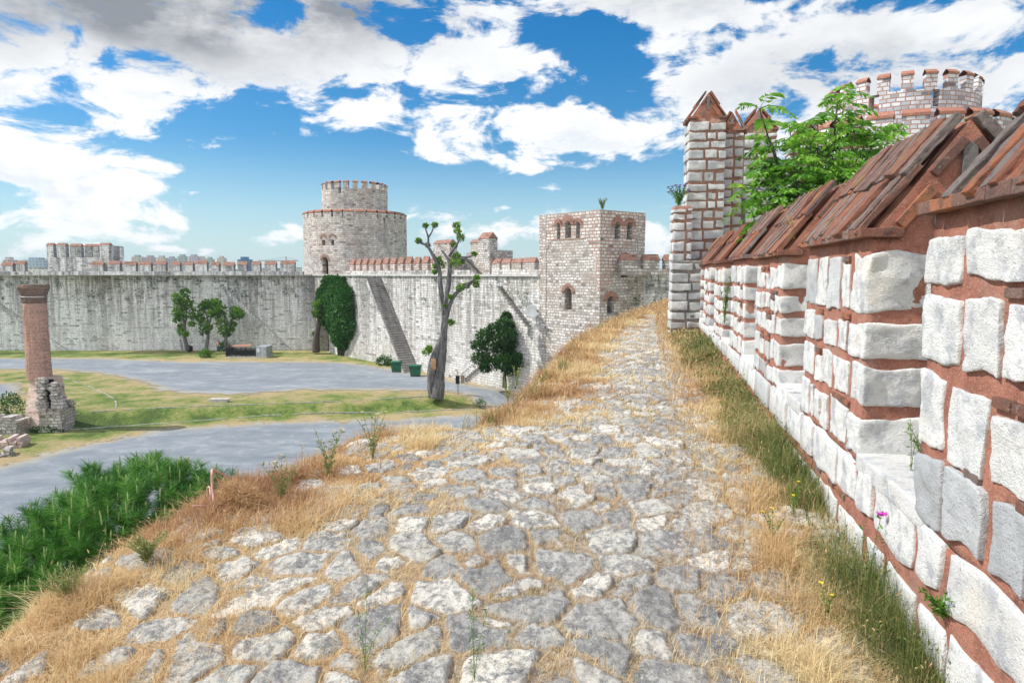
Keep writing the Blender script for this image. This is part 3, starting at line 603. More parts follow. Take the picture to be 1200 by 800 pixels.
def gable_roof(P, fr, L, D, ze, hr, n=4, seed=1, over=.05, near_detail=True, tw=(.05, .105), cut=.03):
    """brick eave course, slanting brick courses on both slopes, mortared gables"""
    rg = random.Random(seed); eave = MB(); core = MB(); tiles = MB(); trim = MB()
    u = -.03
    while u < L + .02:
        l = rg.uniform(.16, .30); l = min(l, L + .03 - u)
        for v0, v1 in ((-over - rg.uniform(0, .015), .16), (D - .16, D + over)):
            rock(eave, (u + l / 2, (v0 + v1) / 2, ze + .025), (l / 2 - .003, (v1 - v0) / 2, .024 + rg.uniform(0, .004)), max(3, n), .2, .006, fr, rnd=rg.random() * .8, freq=14)
        u += l
    z0 = ze + .048; c = D / 2
    V = [(.01, .0, z0 - .055), (.01, D, z0 - .055), (.01, c, z0 + hr - .012), (L - cut, .0, z0 - .055), (L - cut, D, z0 - .055), (L - cut, c, z0 + hr - .012)]
    core.add(fr(V), [np.array([[0, 2, 1], [3, 4, 5]]), np.array([[0, 3, 5, 2], [1, 2, 5, 4], [0, 1, 4, 3]])], .5)
    sl = math.hypot(c, hr); nx = hr / sl; ca = c / sl; sa = hr / sl          # slope direction (ca, sa), outward normal (-sa, ca)
    for side in (0, 1):
        for row, (s0, s1, lift) in enumerate(((-.045, sl * .54, .0), (sl * .46, sl - .01, .022))):
            u = .0 + rg.uniform(0, .03); Lt = L - cut - rg.uniform(0, .04)
            while u < Lt:
                w_ = rg.uniform(*tw) if rg.random() > .12 else rg.uniform(.13, .2); w_ = min(w_, Lt + .01 - u)
                if w_ < .02: break
                a0 = s0 + rg.uniform(-.02, .02); a1 = s1 + rg.uniform(-.035, .03) * (1 if row == 0 else .4); hl = (a1 - a0) / 2; mid = (a0 + a1) / 2; th = rg.uniform(.016, .026)
                if rg.random() < .07 and row == 0 and 0.1 < u < L - .2: u += w_; continue
                off = lift + th + .004 + rg.uniform(0, .012); vy = ca * mid - sa * off; vz = sa * mid + ca * off
                yaw = rg.uniform(-.05, .05); roll = rg.uniform(-.10, .10)
                Rm = np.array(Matrix.Rotation(math.atan2(sa, ca), 3, 'X') @ Matrix.Rotation(yaw, 3, 'Z') @ Matrix.Rotation(roll, 3, 'Y'))
                fr2 = fr if side == 0 else (lambda Pp: fr(np.asarray(Pp) * np.array([1, -1, 1]) + np.array([0, D, 0])))
                ns = tiles.n
                rock(tiles, (u + w_ / 2, vy, z0 + vz), (w_ / 2 - .003, hl, th), n, .22, .011, fr2, rnd=rg.random(), rot=Rm, freq=16, warp=.004)
                if side == 1:
                    k = [kk for kk in tiles.F][-1]; tiles.F[4][-1] = tiles.F[4][-1][:, ::-1]
                u += w_ + rg.uniform(.0, .006)
    if near_detail:
        for (uu, sg) in ((0.01, -1), (L - cut, 1)):
            th = .03
            def slant(a0, a1, v_off, w_, r_, proud):
                mid = (a0 + a1) / 2; 
                for side in (0, 1):
                    Rm = np.array(Matrix.Rotation(math.atan2(sa, ca), 3, 'X')); fr2 = fr if side == 0 else (lambda Pp: fr(np.asarray(Pp) * np.array([1, -1, 1]) + np.array([0, D, 0])))
                    if rg.random() < .2: continue
                    rock(trim, (uu + sg * proud, ca * mid + sa * v_off, z0 + sa * mid - ca * v_off), (.025, (a1 - a0) / 2, w_ / 2), n, .2, .005, fr2, rnd=r_, rot=Rm)
                    if side == 1: trim.F[4][-1] = trim.F[4][-1][:, ::-1]
            slant(.1, sl * .48, .10, .06, .15, .006); slant(sl * .55, sl * .86, .05, .05, .3, .004)
            rock(trim, (uu + sg * .004, c, z0 + hr * .52), (.022, .035, hr * .26), n, .15, .006, fr, rnd=.98)
            rock(trim, (uu + sg * .002, c * .74, z0 + hr * .14), (.02, .03, hr * .12), n, .3, .006, fr, rnd=.9)
    e = eave.build('eave_course', M['tile'], P, smooth_=False); k = core.build('gable_fill', M['mortar'], P); t_ = tiles.build('roof_bricks', M['tile'], P)
    if trim.n: trim.build('gable_trim', M['tile'], P)

SILL = -1.06; EAVE = .20; DP = .92
wall = thing('parapet_wall', 'white stone and red mortar parapet with brick gabled merlons along the right of the path', 'parapet wall', (1.6, 2, -1.6))
tag(wall, kind='thing')
lo = MB(); ls = MB(); lb = MB()
frb = wfr(-1.0)
LB = (16.2 + 1.0) * YS
slab_mortar(lo, (0, .0, -2.2), (LB, DP, SILL - .02), frb, (40, 4), .008, 3)
rg = random.Random(5)
for ci, (za, zb) in enumerate([(-1.95, -1.68), (-1.63, -1.385), (-1.33, SILL + .01)]):
    for (u0, u1) in face_run(rg.uniform(-.2, 0), LB, .2, .62, .05, rg):
        Yp = u0 / YS - 1; nn = 9 if Yp < 4.5 else 5 if Yp < 9 else 3
        if Yp < 1 : nn = 3
        p = .008 + rg.uniform(0, .012) + (.008 if ci == 2 else 0)
        za += rg.uniform(-.02, .02)
        rock(ls, ((u0 + u1) / 2, .12 - p, (za + zb) / 2), ((u1 - u0) / 2, .12, (zb - za) / 2 - rg.uniform(0, .01)), nn, .12, .016, frb, warp=.026, freq=10, rnd=rg.betavariate(1.8, 1.8))
for i in range(60):
    u = rg.uniform(0, LB); rock(lb, (u, .03, rg.choice([-1.33, -1.645])), (rg.uniform(.04, .09), .045, .016), 3, .25, .003, frb)
# crenel sills: flat worn slabs
for i in range(7):
    Ys = 1.35 + 2.4 * i + 1.47; u0 = (Ys + 1.0) * YS - .02; Lg = .95 * YS + .02
    for k in range(2):
        for (v0, v1) in ((-.02, .42), (.45, .93)):
            rock(ls, (u0 + Lg * (k + .5) / 2, (v0 + v1) / 2, SILL + .02 + rg.uniform(-.012, .012)), (Lg / 4 - .01, (v1 - v0) / 2, .05), 9 if i < 2 else 4, .18, .008, frb, rnd=rg.random() * .6)
lo.build('wall_core', M['mortar'], wall, smooth_=True); ls.build('base_stones', M['stone'], wall, smooth_=True); lb.build('base_bricks', M['tile'], wall)
for i in range(7):
    Ya = 1.35 + 2.4 * i; L = (1.56 if i == 0 else 1.44) * YS; fr = wfr(Ya)
    n = [20, 20, 12, 8, 6, 5, 4][i]; dz = [.05, 0, -.03, .0, -.01, .01, 0][i]; pv = [-.008, 0, 0.0, .01, 0, 0, 0][i]
    fr = (lambda f, pv: (lambda P: f(np.asarray(P, float) + np.array([0, pv, 0]))))(fr, pv)
    core = MB(); slab_mortar(core, (.008, .004, SILL), (L - .008, DP, EAVE + dz), fr, (24 if i < 2 else 10, 4), .0035, 20 + i)
    m = core.build('merlon', M['mortar'], wall, smooth_=True)
    st = MB(); br = MB()
    if i == 0: block_pier(st, br, fr, L, DP, SILL, EAVE + dz - .05, n, 101, hmin=.23, hmax=.30, wr=(.22, .44), q=(.22, .34), brickp=.95, amp=.014)
    else: block_pier(st, br, fr, L, DP, SILL, EAVE + dz - .04, n, 101 + i * 3, brickp=.95, amp=.013, hmin=.16 if i < 2 else .14, hmax=.24 if i < 2 else .20)
    st.build('facing_stones', M['stone'], m, smooth_=True)
    if br.n: br.build('joint_bricks', M['tile'], m)
    gable_roof(m, fr, L, DP, EAVE + dz, .57, 12 if i < 2 else 6 if i < 4 else 4, 300 + i, cut=.24 if i == 0 else .03)

# ------------------------------------------------------------------ higher wall and piers at the end of the parapet
hw = thing('gate_turret', 'tall stone pier with pointed brick cap and gabled wall at the parapet end', 'turret', (4.6, 16.6, -1.4))
def pier(P, O, d, L, D, z0, z1, hr, seed, roof=True, n=4, name='merlon', gr=False):
    fr = frame(O, d); c = MB(); slab_mortar(c, (.006, .004, z0), (L, D, z1), fr, (8, 8), .003, seed); m = c.build(name, M['mortar_grey'] if gr else M['mortar_dull'], P, smooth_=True)
    st = MB(); br = MB(); block_pier(st, br, fr, L, D, z0, z1 - .03, n, seed, hmin=.12, hmax=.22, wr=(.16, .36), q=(.16, .4), brickp=.3, amp=.012, prot=.02); st.build('facing_stones', M['stone_grey'], m, smooth_=True)
    if br.n: br.build('joint_bricks', M['tile'], m)
    if roof: gable_roof(m, fr, L, D, z1, hr, 3, seed + 50)
    return m
# first pier stands square to the view, gable to the camera
pier(hw, (W(805, 300, 16.4).x, 16.4, 0), (.1, 1, 0), .75, .80, -1.6, 3.62, .55, 401, n=6)
pier(hw, (W(841, 300, 17.05).x, 17.05, 0), (.45, 1, 0), .5, .5, -1.6, 3.45, .42, 402)
# wall running back to the right, with two more gabled piers above it
A = Vector((5.15, 17.5, 0)); dW = Vector((1.9, 1.25, 0)).normalized()
c = MB(); frw = frame(A, dW)
slab_mortar(c, (0, 0, -1.6), (9, .9, 2.1), frw, (10, 10), .004, 77)
m = c.build('link_wall', M['mortar_grey'], hw, smooth_=True)
st = MB(); rgw = random.Random(9)
for (za, zb) in courses(-1.6, 2.1, .16, .26, .05, rgw):
    for (u0, u1) in face_run(0, 9, .2, .45, .05, rgw): rock(st, ((u0 + u1) / 2, -.0 + .86, (za + zb) / 2), ((u1 - u0) / 2, .07, (zb - za) / 2), 4, .2, .014, lambda P: frw(np.asarray(P) * 1.0), warp=.02, rnd=rgw.betavariate(1.4, 1.2))
st.build('facing_stones', M['stone_grey'], m, smooth_=True)
for k, (px, yy, apex) in enumerate(((866, 18.0, 132), (924, 19.3, 146), (985, 20.8, 150))):
    O = W(px, 200, yy); zt = W(px, apex + 22, yy).z
    pier(hw, (O.x, yy, 0), (.25, 1, 0), .8, .88, 1.9, zt, .5, 410 + k)
lp = thing('low_pier', 'low square pier of grey blocks left of the tall turret with lavender on top', 'stone pier', (4.05, 16.4, -1.4))
O = W(789.5, 300, 16.1); zt = W(788, 241, 16.1).z
m = pier(lp, (O.x, 16.1, 0), (.1, 1, 0), .6, .38, -1.7, zt, .4, 430, roof=False, n=6, name='pier_core')
m = pier(lp, (W(788.5, 300, 15.9).x, 15.9, 0), (.1, 1, 0), .4, .93, -1.7, W(800, 305, 15.9).z, .4, 436, roof=False, n=6, name='pier_base', gr=True)

# ================================================================== FACADES WITH REAL OPENINGS
def arch_pts(cx, z0, w_, h, arched=True, n=8):
    if not arched: return [(cx - w_ / 2, z0), (cx + w_ / 2, z0), (cx + w_ / 2, z0 + h), (cx - w_ / 2, z0 + h)]
    r = w_ / 2; P = [(cx - r, z0), (cx + r, z0)]
    for i in range(n + 1): a = math.pi * i / n; P.append((cx + r * math.cos(a), z0 + h - r + r * math.sin(a)))
    return P
def facade(name, p0, p1, z0, z1, mat, holes=(), th=.8, parent=None, ledges=None):
    """wall sheet from p0 to p1 (xy), outward side on the right hand of p0->p1 is AWAY; thickness goes away from the camera side"""
    p0 = Vector((p0[0], p0[1], 0)); p1 = Vector((p1[0], p1[1], 0)); d = (p1 - p0); L = d.length; d.normalize(); nrm = Vector((-d.y, d.x, 0))
    outer = [(0, z0), (L, z0), (L, z1), (0, z1)] if not ledges else ledges(L)
    loops = [outer] + [list(reversed(h)) for h in holes]
    tri = tessellate_polygon([[Vector((a, b, 0)) for a, b in lp] for lp in loops]); flat = [p for lp in loops for p in lp]; n = len(flat)
    Vf = [tuple(p0 + d * a + Vector((0, 0, b))) for a, b in flat]; Vb = [tuple(p0 + d * a + nrm * th + Vector((0, 0, b))) for a, b in flat]
    F3 = []; 
    for t in tri:
        a, b, c_ = t; (x0, y0), (x1, y1), (x2, y2) = flat[a], flat[b], flat[c_]
        if (x1 - x0) * (y2 - y0) - (x2 - x0) * (y1 - y0) < 0: a, b = b, a
        F3.append((a, b, c_)); F3.append((b + n, a + n, c_ + n))
    F4 = []; k = 0
    for lp in loops:
        m_ = len(lp)
        for i in range(m_): a = k + i; b = k + (i + 1) % m_; F4.append((b, a, a + n, b + n))
        k += m_
    return build(name, Vf + Vb, [np.array(F3), np.array(F4)], mat, parent, uv=True)
def boxes_obj(name, boxes, mat, parent=None, fr=IDF, **k):
    mb = MB()
    for b in boxes: box(mb, b[0], b[1], fr)
    return mb.build(name, mat, parent, uv=True, **k)
def capped_merlon(P, fr, u0, u1, v0, v1, z0, z1, cap=.35, mat='curtain', gable=True, notch=False, capm='cap_far'):
    """stone merlon with a brick coping of ridge form"""
    mb = MB(); box(mb, (u0, v0, z0), (u1, v1, z1), fr); m = mb.build('merlon', M[mat], P, uv=True)
    c = MB(); o = .06; vc = (v0 + v1) / 2
    V = [(u0 - o, v0 - o, z1), (u1 + o, v0 - o, z1), (u1 + o, v1 + o, z1), (u0 - o, v1 + o, z1), (u0 + .0, vc, z1 + cap), (u1 - .0, vc, z1 + cap)]
    c.add(fr(V), [np.array([[0, 1, 5, 4], [2, 3, 4, 5], [3, 2, 1, 0]]), np.array([[3, 0, 4], [1, 2, 5]])])
    c.build('coping', M[capm], m, uv=True)
    if notch:
        d = MB(); box(d, (u0 + (u1 - u0) * .36, v0 - .03, z0 + .1), (u0 + (u1 - u0) * .64, v0 + .02, z0 + .75), fr); d.build('loophole', M['dark'], m)
    return m
def stair(P, fr, ua, ub, za, zb, wd, mat, n=36, name='stair', tread=None):
    """flight against the wall face: v from -wd (front) to 0"""
    mb = MB(); td = MB(); du = (ub - ua) / n; dz = (zb - za) / n
    for i in range(n):
        u0 = ua + du * i; zt = za + dz * (i + 1) if dz < 0 else za + dz * i
        a, b = sorted((u0, u0 + du)); box(mb, (a, -wd, zt - .75), (b, .05, zt), fr); box(td, (a - .05, -wd - .07, zt + .003), (b + .05, 0.04, zt + .07), fr)
    o = mb.build(name, M[mat], P, uv=True); td.build('treads', M[tread or 'mortar_grey'], o); return o
def tuft(P, name, C, r, n, mat='leaf_dark', size=.18, flat=(1, 1, 1)):
    mb = MB(); D = RNG.normal(size=(n, 3)); rr = RNG.random((n, 1)) ** .4; Cc = np.array(C) + D / np.linalg.norm(D, axis=1, keepdims=True) * rr * r * np.array(flat)
    leaves(mb, Cc, D + [0, 0, .6], size * RNG.uniform(.6, 1.3, n), .6); return mb.build(name, M[mat], P)

# ------------------------------------------------------------------ the long curtain wall on the left
GL = ZU - .5
K = (W(368, 380, 99).x, 99.0)                 # corner where the wall turns towards the camera
S0 = (-112.0, 99.0)
cw = thing('curtain_wall', 'long grey streaked stone curtain wall behind the three small trees, crenellated along its top', 'curtain wall', ((K[0] + S0[0]) / 2, 99, -11))
fl = frame((S0[0], S0[1], 0), (1, 0, 0)); LL = K[0] - S0[0]
def flp(px): return W(px, 323, 99).x - S0[0]
# face (with a shallow step in plane near a buttress) and body
facade('wall_face', S0, K, GL, -.18, M['curtain'], th=5.0, parent=cw)
boxes_obj('cornice', [((0, -.22, -.18), (LL, .6, .02))], M['concrete'], cw, lambda P: fl(np.asarray(P) * np.array([1, -1, 1]) * np.array([1, -1, 1]) * np.array([1, 1, 1])))
frs = lambda P: fl(np.asarray(P) * np.array([1, -1, 1]))       # v positive = towards the camera here
def box_n(P_, name, bl, mat):
    mb = MB()
    for a, b in bl:
        a = np.array(a, float); b = np.array(b, float); V = BOXV * (b - a) + a; mb.add(frs(V), [BOXF])
    return mb.build(name, mat, P_, uv=True)
0 and box_n(cw, 'buttress', [((flp(104), 0, GL), (flp(107), .18, -.2)), ((flp(8), 0, GL), (flp(12), .15, -.2))], M['curtain'])
box_n(cw, 'parapet', [((0, -4.6, -.1), (LL, -4.0, .42))], M['curtain'])
# merlons as photographed: pixel spans of the coping
spans = [(-40, -30), (-24, -12), (-7, 16), (20, 31), (35, 48), (53, 65), (69, 78), (149, 162), (168, 180), (184, 197), (201, 213), (218, 229), (235, 244), (248, 258), (261, 273), (278, 286), (291, 302), (306, 316), (321, 330), (335, 347), (352, 367)]
fm = lambda P: fl(np.asarray(P) * np.array([1, 1, 1]))
for i, (a, b) in enumerate(spans):
    ua = W(a, 320, 103.2).x - S0[0]; ub = W(b, 320, 103.2).x - S0[0]; top = 1.1 + random.uniform(-.12, .12)
    m = capped_merlon(cw, lambda P: fl(np.asarray(P)) * np.array([1, 1, 1]) if False else frs(np.asarray(P)), ua, ub, -4.6, -4.0, .42, top + .22, .5)
box_n(cw, 'drain_hole', [((flp(px) - .45, -3.99, .05), (flp(px) + .45, -3.97, .5)) for px in (42, 222, 296)], M['dark'])
stair(cw, lambda P: frs(np.asarray(P) * np.array([1, -1, 1])), flp(262), flp(340), -1.6, ZU, 1.1, 'curtain', 34)
stair(cw, lambda P: frs(np.asarray(P) * np.array([1, -1, 1])), flp(-12), flp(75), -3.2, ZU, 1.1, 'curtain', 34)
# small square tower standing on the wall
sq = thing('wall_turret', 'small square crenellated turret standing on the left part of the curtain wall', 'turret', (W(112, 323, 100).x, 100, 0))
ua, ub = flp(78), flp(147)
fq = lambda P: frs(np.asarray(P))
mb = MB(); V = BOXV * (np.array([ub - ua, 3.6, 2.35])) + np.array([ua, -3.8, 0]); mb.add(frs(V), [BOXF]); mb.build('turret_body', M['curtain'], sq, uv=True)
for i, (a, b, t_) in enumerate(((77.5, 85, 4.0), (89, 99, 4.0), (103.5, 116, 3.9), (120, 128, 3.85), (128.7, 136, 3.85))):
    capped_merlon(sq, fq, flp(a), flp(b), -3.8, -3.1, 2.35, t_, .35)
mb = MB(); V = BOXV * (np.array([flp(147.5) - flp(137), 3.7, 4.0 - 2.35])) + np.array([flp(137), -3.85, 2.35]); mb.add(frs(V), [BOXF]); mb.build('side_wall', M['curtain'], sq, uv=True)
capped_merlon(sq, fq, flp(136.6), flp(147.8), -3.8, -2.9, 4.0, 4.02, .35)
mb = MB()
for k in range(12):
    V = BOXV * np.array([.42, .5, .16]) + np.array([flp(112) + .4 * k, -.2, 2.1 - .17 * k]); mb.add(frs(V), [BOXF])
mb.build('steps', M['mortar_grey'], sq)
tuft(sq, 'wall_plants', (W(100, 303, 99).x, 99.0, 2.4), 2.6, 500, flat=(1, .15, .12)); tuft(sq, 'wall_plants', (W(108, 307, 99).x, 98.8, 1.6), 1.5, 160, flat=(1, .1, .35))

# ------------------------------------------------------------------ the curtain wall from the gate to the square tower
T2L, T2C, T2R = (W(632, 323, 61).x, 61.0), (W(703, 323, 55.5).x, 55.5), (W(755, 323, 58.6).x, 58.6)
K2 = T2L; dv = Vector((K2[0] - K[0], K2[1] - K[1])); L2 = dv.length
def onwall(px):      # distance along this wall at photo column px (level line at the eye's height)
    r = ray(px, 323); a = r.x / r.y; t_ = (a * K[1] - K[0]) / (dv.x - a * dv.y); return t_ * L2
f2 = frame((K[0], K[1], 0), dv); f2n = f2            # v > 0 is to the right of the direction = behind? (checked below)
sgn = 1 if f2(np.array([[0, 1., 0]]))[0][1] < f2(np.array([[0, 0., 0]]))[0][1] else -1      # v sign that points to the camera
f2c = lambda P: f2(np.asarray(P, float) * np.array([1, sgn, 1]))     # v > 0 towards the court
def cbox(mb, a, b):
    a = np.array(a, float); b = np.array(b, float); V = BOXV * (b - a) + a; mb.add(f2c(V), [BOXF if sgn < 0 else BOXF[:, ::-1]])
cw2 = thing('curtain_wall', 'bright stone curtain wall with a long dark stair, running from the ivy to the square tower', 'curtain wall', (K[0], K[1], -11))
gu = onwall(377.5)
gate_w = 3.4; gate_h = 5.0
facade('wall_face', K, K2, GL, -.18, M['curtain_r'], [arch_pts(gu, ZU - .1, gate_w, gate_h)], th=1.4, parent=cw2)
def cbx(P, name, bl, mat):
    mb = MB()
    for a, b in bl: cbox(mb, a, b)
    return mb.build(name, mat, P, uv=True)
cbx(cw2, 'wall_body', [((gu + 4, -4.4, GL), (L2, -1.4, -.2)), ((gu - 3, -4.4, ZU + 5.5), (gu + 4, -1.4, -.2)), ((0, -4.6, GL), (L2, -4.45, -.2))], M['curtain_r'])
cbx(cw2, 'gate_dark_sheet', [((gu - gate_w / 2 - .3, -3.0, ZU - .3), (gu + gate_w / 2 + .3, -2.8, ZU + 5.2))], M['dark'])  # near-black sheet behind the arch, in place of the shade inside
cbx(cw2, 'cornice', [((0, -.6, -.18), (L2, .2, .02))], M['concrete'])
cbx(cw2, 'parapet', [((0, -4.6, -.1), (L2, -4.0, .5))], M['curtain_r'])
def mer2(P, a, b, z0, z1, cap, v0=-4.6, v1=-4.0, mat='banded', **k):
    u0, u1 = sorted((a, b)); m = MB(); cbox(m, (u0, v0, z0), (u1, v1, z1)); mo = m.build('merlon', M[mat], P, uv=True); o = .06; vc = (v0 + v1) / 2
    V = [(u0 - o, v0 - o, z1), (u1 + o, v0 - o, z1), (u1 + o, v1 + o, z1), (u0 - o, v1 + o, z1), (u0, vc, z1 + cap), (u1, vc, z1 + cap)]
    Fq = np.array([[0, 1, 5, 4], [2, 3, 4, 5], [3, 2, 1, 0]]); Ft = np.array([[3, 0, 4], [1, 2, 5]])
    if sgn > 0: pass
    c = MB(); c.add(f2c(V), [Fq, Ft]); c.build('coping', M['cap_far'], mo, uv=True)
    return mo
def back(px):       # same, for the parapet line behind the walk
    r = ray(px, 315); a = r.x / r.y; o = f2c(np.array([[0, -4.3, 0]]))[0]; t_ = (a * o[1] - o[0]) / (dv.x - a * dv.y); return t_ * L2
u = back(412); ue = back(516); k = 0
while u < ue:
    mer2(cw2, u, u + 1.25, .5, 1.35 + random.uniform(-.08, .1), .85, mat='banded'); u += 1.95; k += 1
for a, b in ((577, 588), (590.5, 600), (602, 613), (615, 629)): mer2(cw2, back(a), back(b), .5, 1.15 if a < 613 else 1.2, .5, mat='rubble')
# long dark stair
ust, usb = onwall(446), onwall(490)
def fstair(P): return f2c(np.asarray(P, float) * np.array([1, -1, 1]))
stair(cw2, fstair, ust, usb, -.2, ZU, 1.9, 'curtain_r', 42)
stair(cw2, fstair, onwall(586), onwall(622), -.9, -4.6, .4, 'curtain_r', 14)
stair(cw2, fstair, onwall(572), onwall(532), -7.6, ZU, .3, 'curtain_r', 16, tread='concrete')
# turret on this wall
tm = thing('wall_turret', 'square turret with a taller pointed end merlon on the wall behind the big bare tree', 'turret', (W(545, 323, 72).x, 72, 0))
bo = lambda px: back(px)
cbx(tm, 'turret_body', [((bo(514), -7.0, .0), (bo(533), -3.6, 2.0)), ((bo(533), -7.0, 0), (bo(566), -5.9, 2.5)), ((bo(563), -7.0, 0), (bo(578), -3.8, 2.6))], M['rubble'])
mer2(tm, bo(514), bo(533), 2.0, 3.55, .45, -4.6, -3.6, 'rubble'); mer2(tm, bo(537), bo(548), 2.5, 3.6, .4, -6.6, -6.0, 'rubble'); mer2(tm, bo(553), bo(561.5), 2.5, 3.6, .4, -6.6, -6.0, 'rubble')
mer2(tm, bo(565), bo(577), 2.6, 3.8, .7, -5.0, -3.8, 'rubble')
mb = MB()
for k in range(12): cbox(mb, (bo(548) + .28 * k, -3.9, 2.0 - .17 * k - .2), (bo(548) + .28 * k + .3, -3.3, 2.0 - .17 * k))
mb.build('steps', M['mortar_grey'], tm)
# white dish on the wall
ds = thing('wall_dish', 'small round pale dish fixed to the stone wall left of the square tower', 'dish', (0, 0, 0))
mb = MB(); cpt = W(627, 366, 59.5); cpt = Vector(f2c(np.array([[onwall(627), .35, cpt.z]]))[0]); toC = (-cpt).normalized(); rt = toC.cross(Vector((0, 0, 1))).normalized(); upv = rt.cross(toC)
V = [tuple(cpt - toC * .18)]
for rr, dd in ((.22, -.16), (.45, -.08), (.62, .02)):
    for k in range(20): a = 2 * math.pi * k / 20; V.append(tuple(cpt + toC * dd + rt * rr * math.cos(a) + upv * rr * math.sin(a)))
Ft = [(0, 1 + k, 1 + (k + 1) % 20) for k in range(20)]; Fq = [(1 + r_ * 20 + k, 21 + r_ * 20 + k, 21 + r_ * 20 + (k + 1) % 20, 1 + r_ * 20 + (k + 1) % 20) for r_ in range(2) for k in range(20)]
mb.add(V, [np.array(Ft), np.array(Fq)]); d_ = mb.build('reflector', M['white'], ds, smooth_=True); mo = d_.modifiers.new('s', 'SOLIDIFY'); mo.thickness = .03
mb = MB(); tube(mb, [cpt - toC * .2, cpt - toC * .55], .04); mb.build('bracket', M['greymetal'], ds)

# ------------------------------------------------------------------ square tower
t2 = thing('square_tower', 'square stone tower with arched upper windows and arched doors at the end of the path', 'tower', (T2C[0], T2C[1], -11))
zt = W(703, 246, 55.5).z
def fh(p0, p1, px, ytop, ybot, wpx, arched=True):
    r = ray(px, 323); a = r.x / r.y; dx, dy = p1[0] - p0[0], p1[1] - p0[1]; t_ = (a * p0[1] - p0[0]) / (dx - a * dy); yy = p0[1] + dy * t_; L = math.hypot(dx, dy)
    za = W(px, ytop, yy).z; zb = W(px, ybot, yy).z
    def at(q): r = ray(q, 323); a = r.x / r.y; return (a * p0[1] - p0[0]) / (dx - a * dy) * L
    return (at(px), zb, abs(at(px + wpx / 2) - at(px - wpx / 2)), za - zb, arched)
HL = [fh(T2L, T2C, 654.5, 261, 280, 4), fh(T2L, T2C, 665.5, 259, 279, 7), fh(T2L, T2C, 677, 260, 279, 4.5), fh(T2L, T2C, 666, 337, 363, 8.5)]
HR = [fh(T2C, T2R, 722.5, 260, 280, 6.5), fh(T2C, T2R, 736.5, 261, 281, 6), fh(T2C, T2R, 732, 302, 325, 8.5), fh(T2C, T2R, 716, 347, 368, 8)]
facade('wall', T2L, T2C, GL, zt, M['tower'] if False else M['rubble'], [arch_pts(*h[:4], h[4]) for h in HL], .9, t2)
facade('wall', T2C, T2R, GL, zt, M['rubble'], [arch_pts(*h[:4], h[4]) for h in HR], .9, t2)
bk = Vector(T2L) + Vector(T2R) - Vector(T2C)
facade('wall', T2R, bk, GL, zt, M['rubble'], (), .9, t2); facade('wall', bk, T2L, GL, zt, M['rubble'], (), .9, t2)
cc = (Vector(T2L) + Vector(T2R)) / 2
def quadslab(P, name, pts, z0, z1, mat):
    V = [(p[0], p[1], z0) for p in pts] + [(p[0], p[1], z1) for p in pts]; n = len(pts)
    return build(name, V, [np.array([list(range(n))[::-1], list(range(n, 2 * n))]), np.array([[i, (i + 1) % n, (i + 1) % n + n, i + n] for i in range(n)])], mat, P, uv=True)
inn = [Vector(p).lerp(cc, .12) for p in (T2L, T2C, T2R, bk)]
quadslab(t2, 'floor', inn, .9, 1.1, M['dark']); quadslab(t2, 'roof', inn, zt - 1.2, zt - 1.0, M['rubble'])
# banded upper masonry sheets stand a few centimetres proud; brick arches over the openings
def band(P, p0, p1, zlo, zhi, holes, mat, proud=.03, name='upper_wall', outline=None):
    d = (Vector(p1) - Vector(p0)).normalized(); nrm = Vector((d.y, -d.x)); q0 = Vector(p0) + nrm * proud; q1 = Vector(p1) + nrm * proud
    return facade(name, q0, q1, zlo, zhi, M[mat], holes, proud - .004, P, outline)
zm = W(703, 283, 55.5).z
def outl(zlo, side):
    def f(L):
        if side == 'L': return [(0, zlo - 3.6), (.5, zlo - 1.0), (1.6, zlo + .3), (L - 1.6, zlo + .3), (L - .5, zlo - 1.2), (L - .2, zlo - 4.5), (L, zlo - 4.5), (L, zt + .02), (0, zt + .02)]
        return [(0, zlo - 4.2), (1.2, zlo - 3.5), (2.2, zlo - 1.0), (L * .6, zlo - .4), (L, zlo + .8), (L, zt + .02), (0, zt + .02)]
    return f
band(t2, T2L, T2C, 0, 0, [arch_pts(*h[:4], h[4]) for h in HL[:3]], 'banded', outline=outl(zm, 'L'))
band(t2, T2C, T2R, 0, 0, [arch_pts(*h[:4], h[4]) for h in HR[:2]], 'banded', outline=outl(zm, 'R'))
def brick_arch(P, p0, p1, hole, th=.16, proud=.08, wid=.32, name='brick_arch', sillext=0):
    d = (Vector(p1) - Vector(p0)).normalized(); nrm = Vector((d.y, -d.x)); u, z0, w_, h, _ = hole; r = w_ / 2; cz = z0 + h - r; V = []; Fq = []; n = 12
    for i in range(n + 1):
        a = math.pi * i / n
        for rr in (r + .01, r + wid):
            for pr in (0.0, proud):
                q_ = Vector(p0) + d * (u + rr * math.cos(a)) + nrm * pr; V.append((q_.x, q_.y, cz + rr * math.sin(a)))
    for i in range(n):
        b = i * 4; Fq += [(b + 1, b + 3, b + 7, b + 5), (b + 3, b + 2, b + 6, b + 7), (b, b + 1, b + 5, b + 4), (b + 2, b, b + 4, b + 6)]
    return build(name, V, [np.array(Fq)], M['cap_far'], P, uv=True)
for h in HL: brick_arch(t2, T2L, T2C, h, wid=.35 if h is not HL[1] else .5)
for h in HR: brick_arch(t2, T2C, T2R, h, wid=.45)
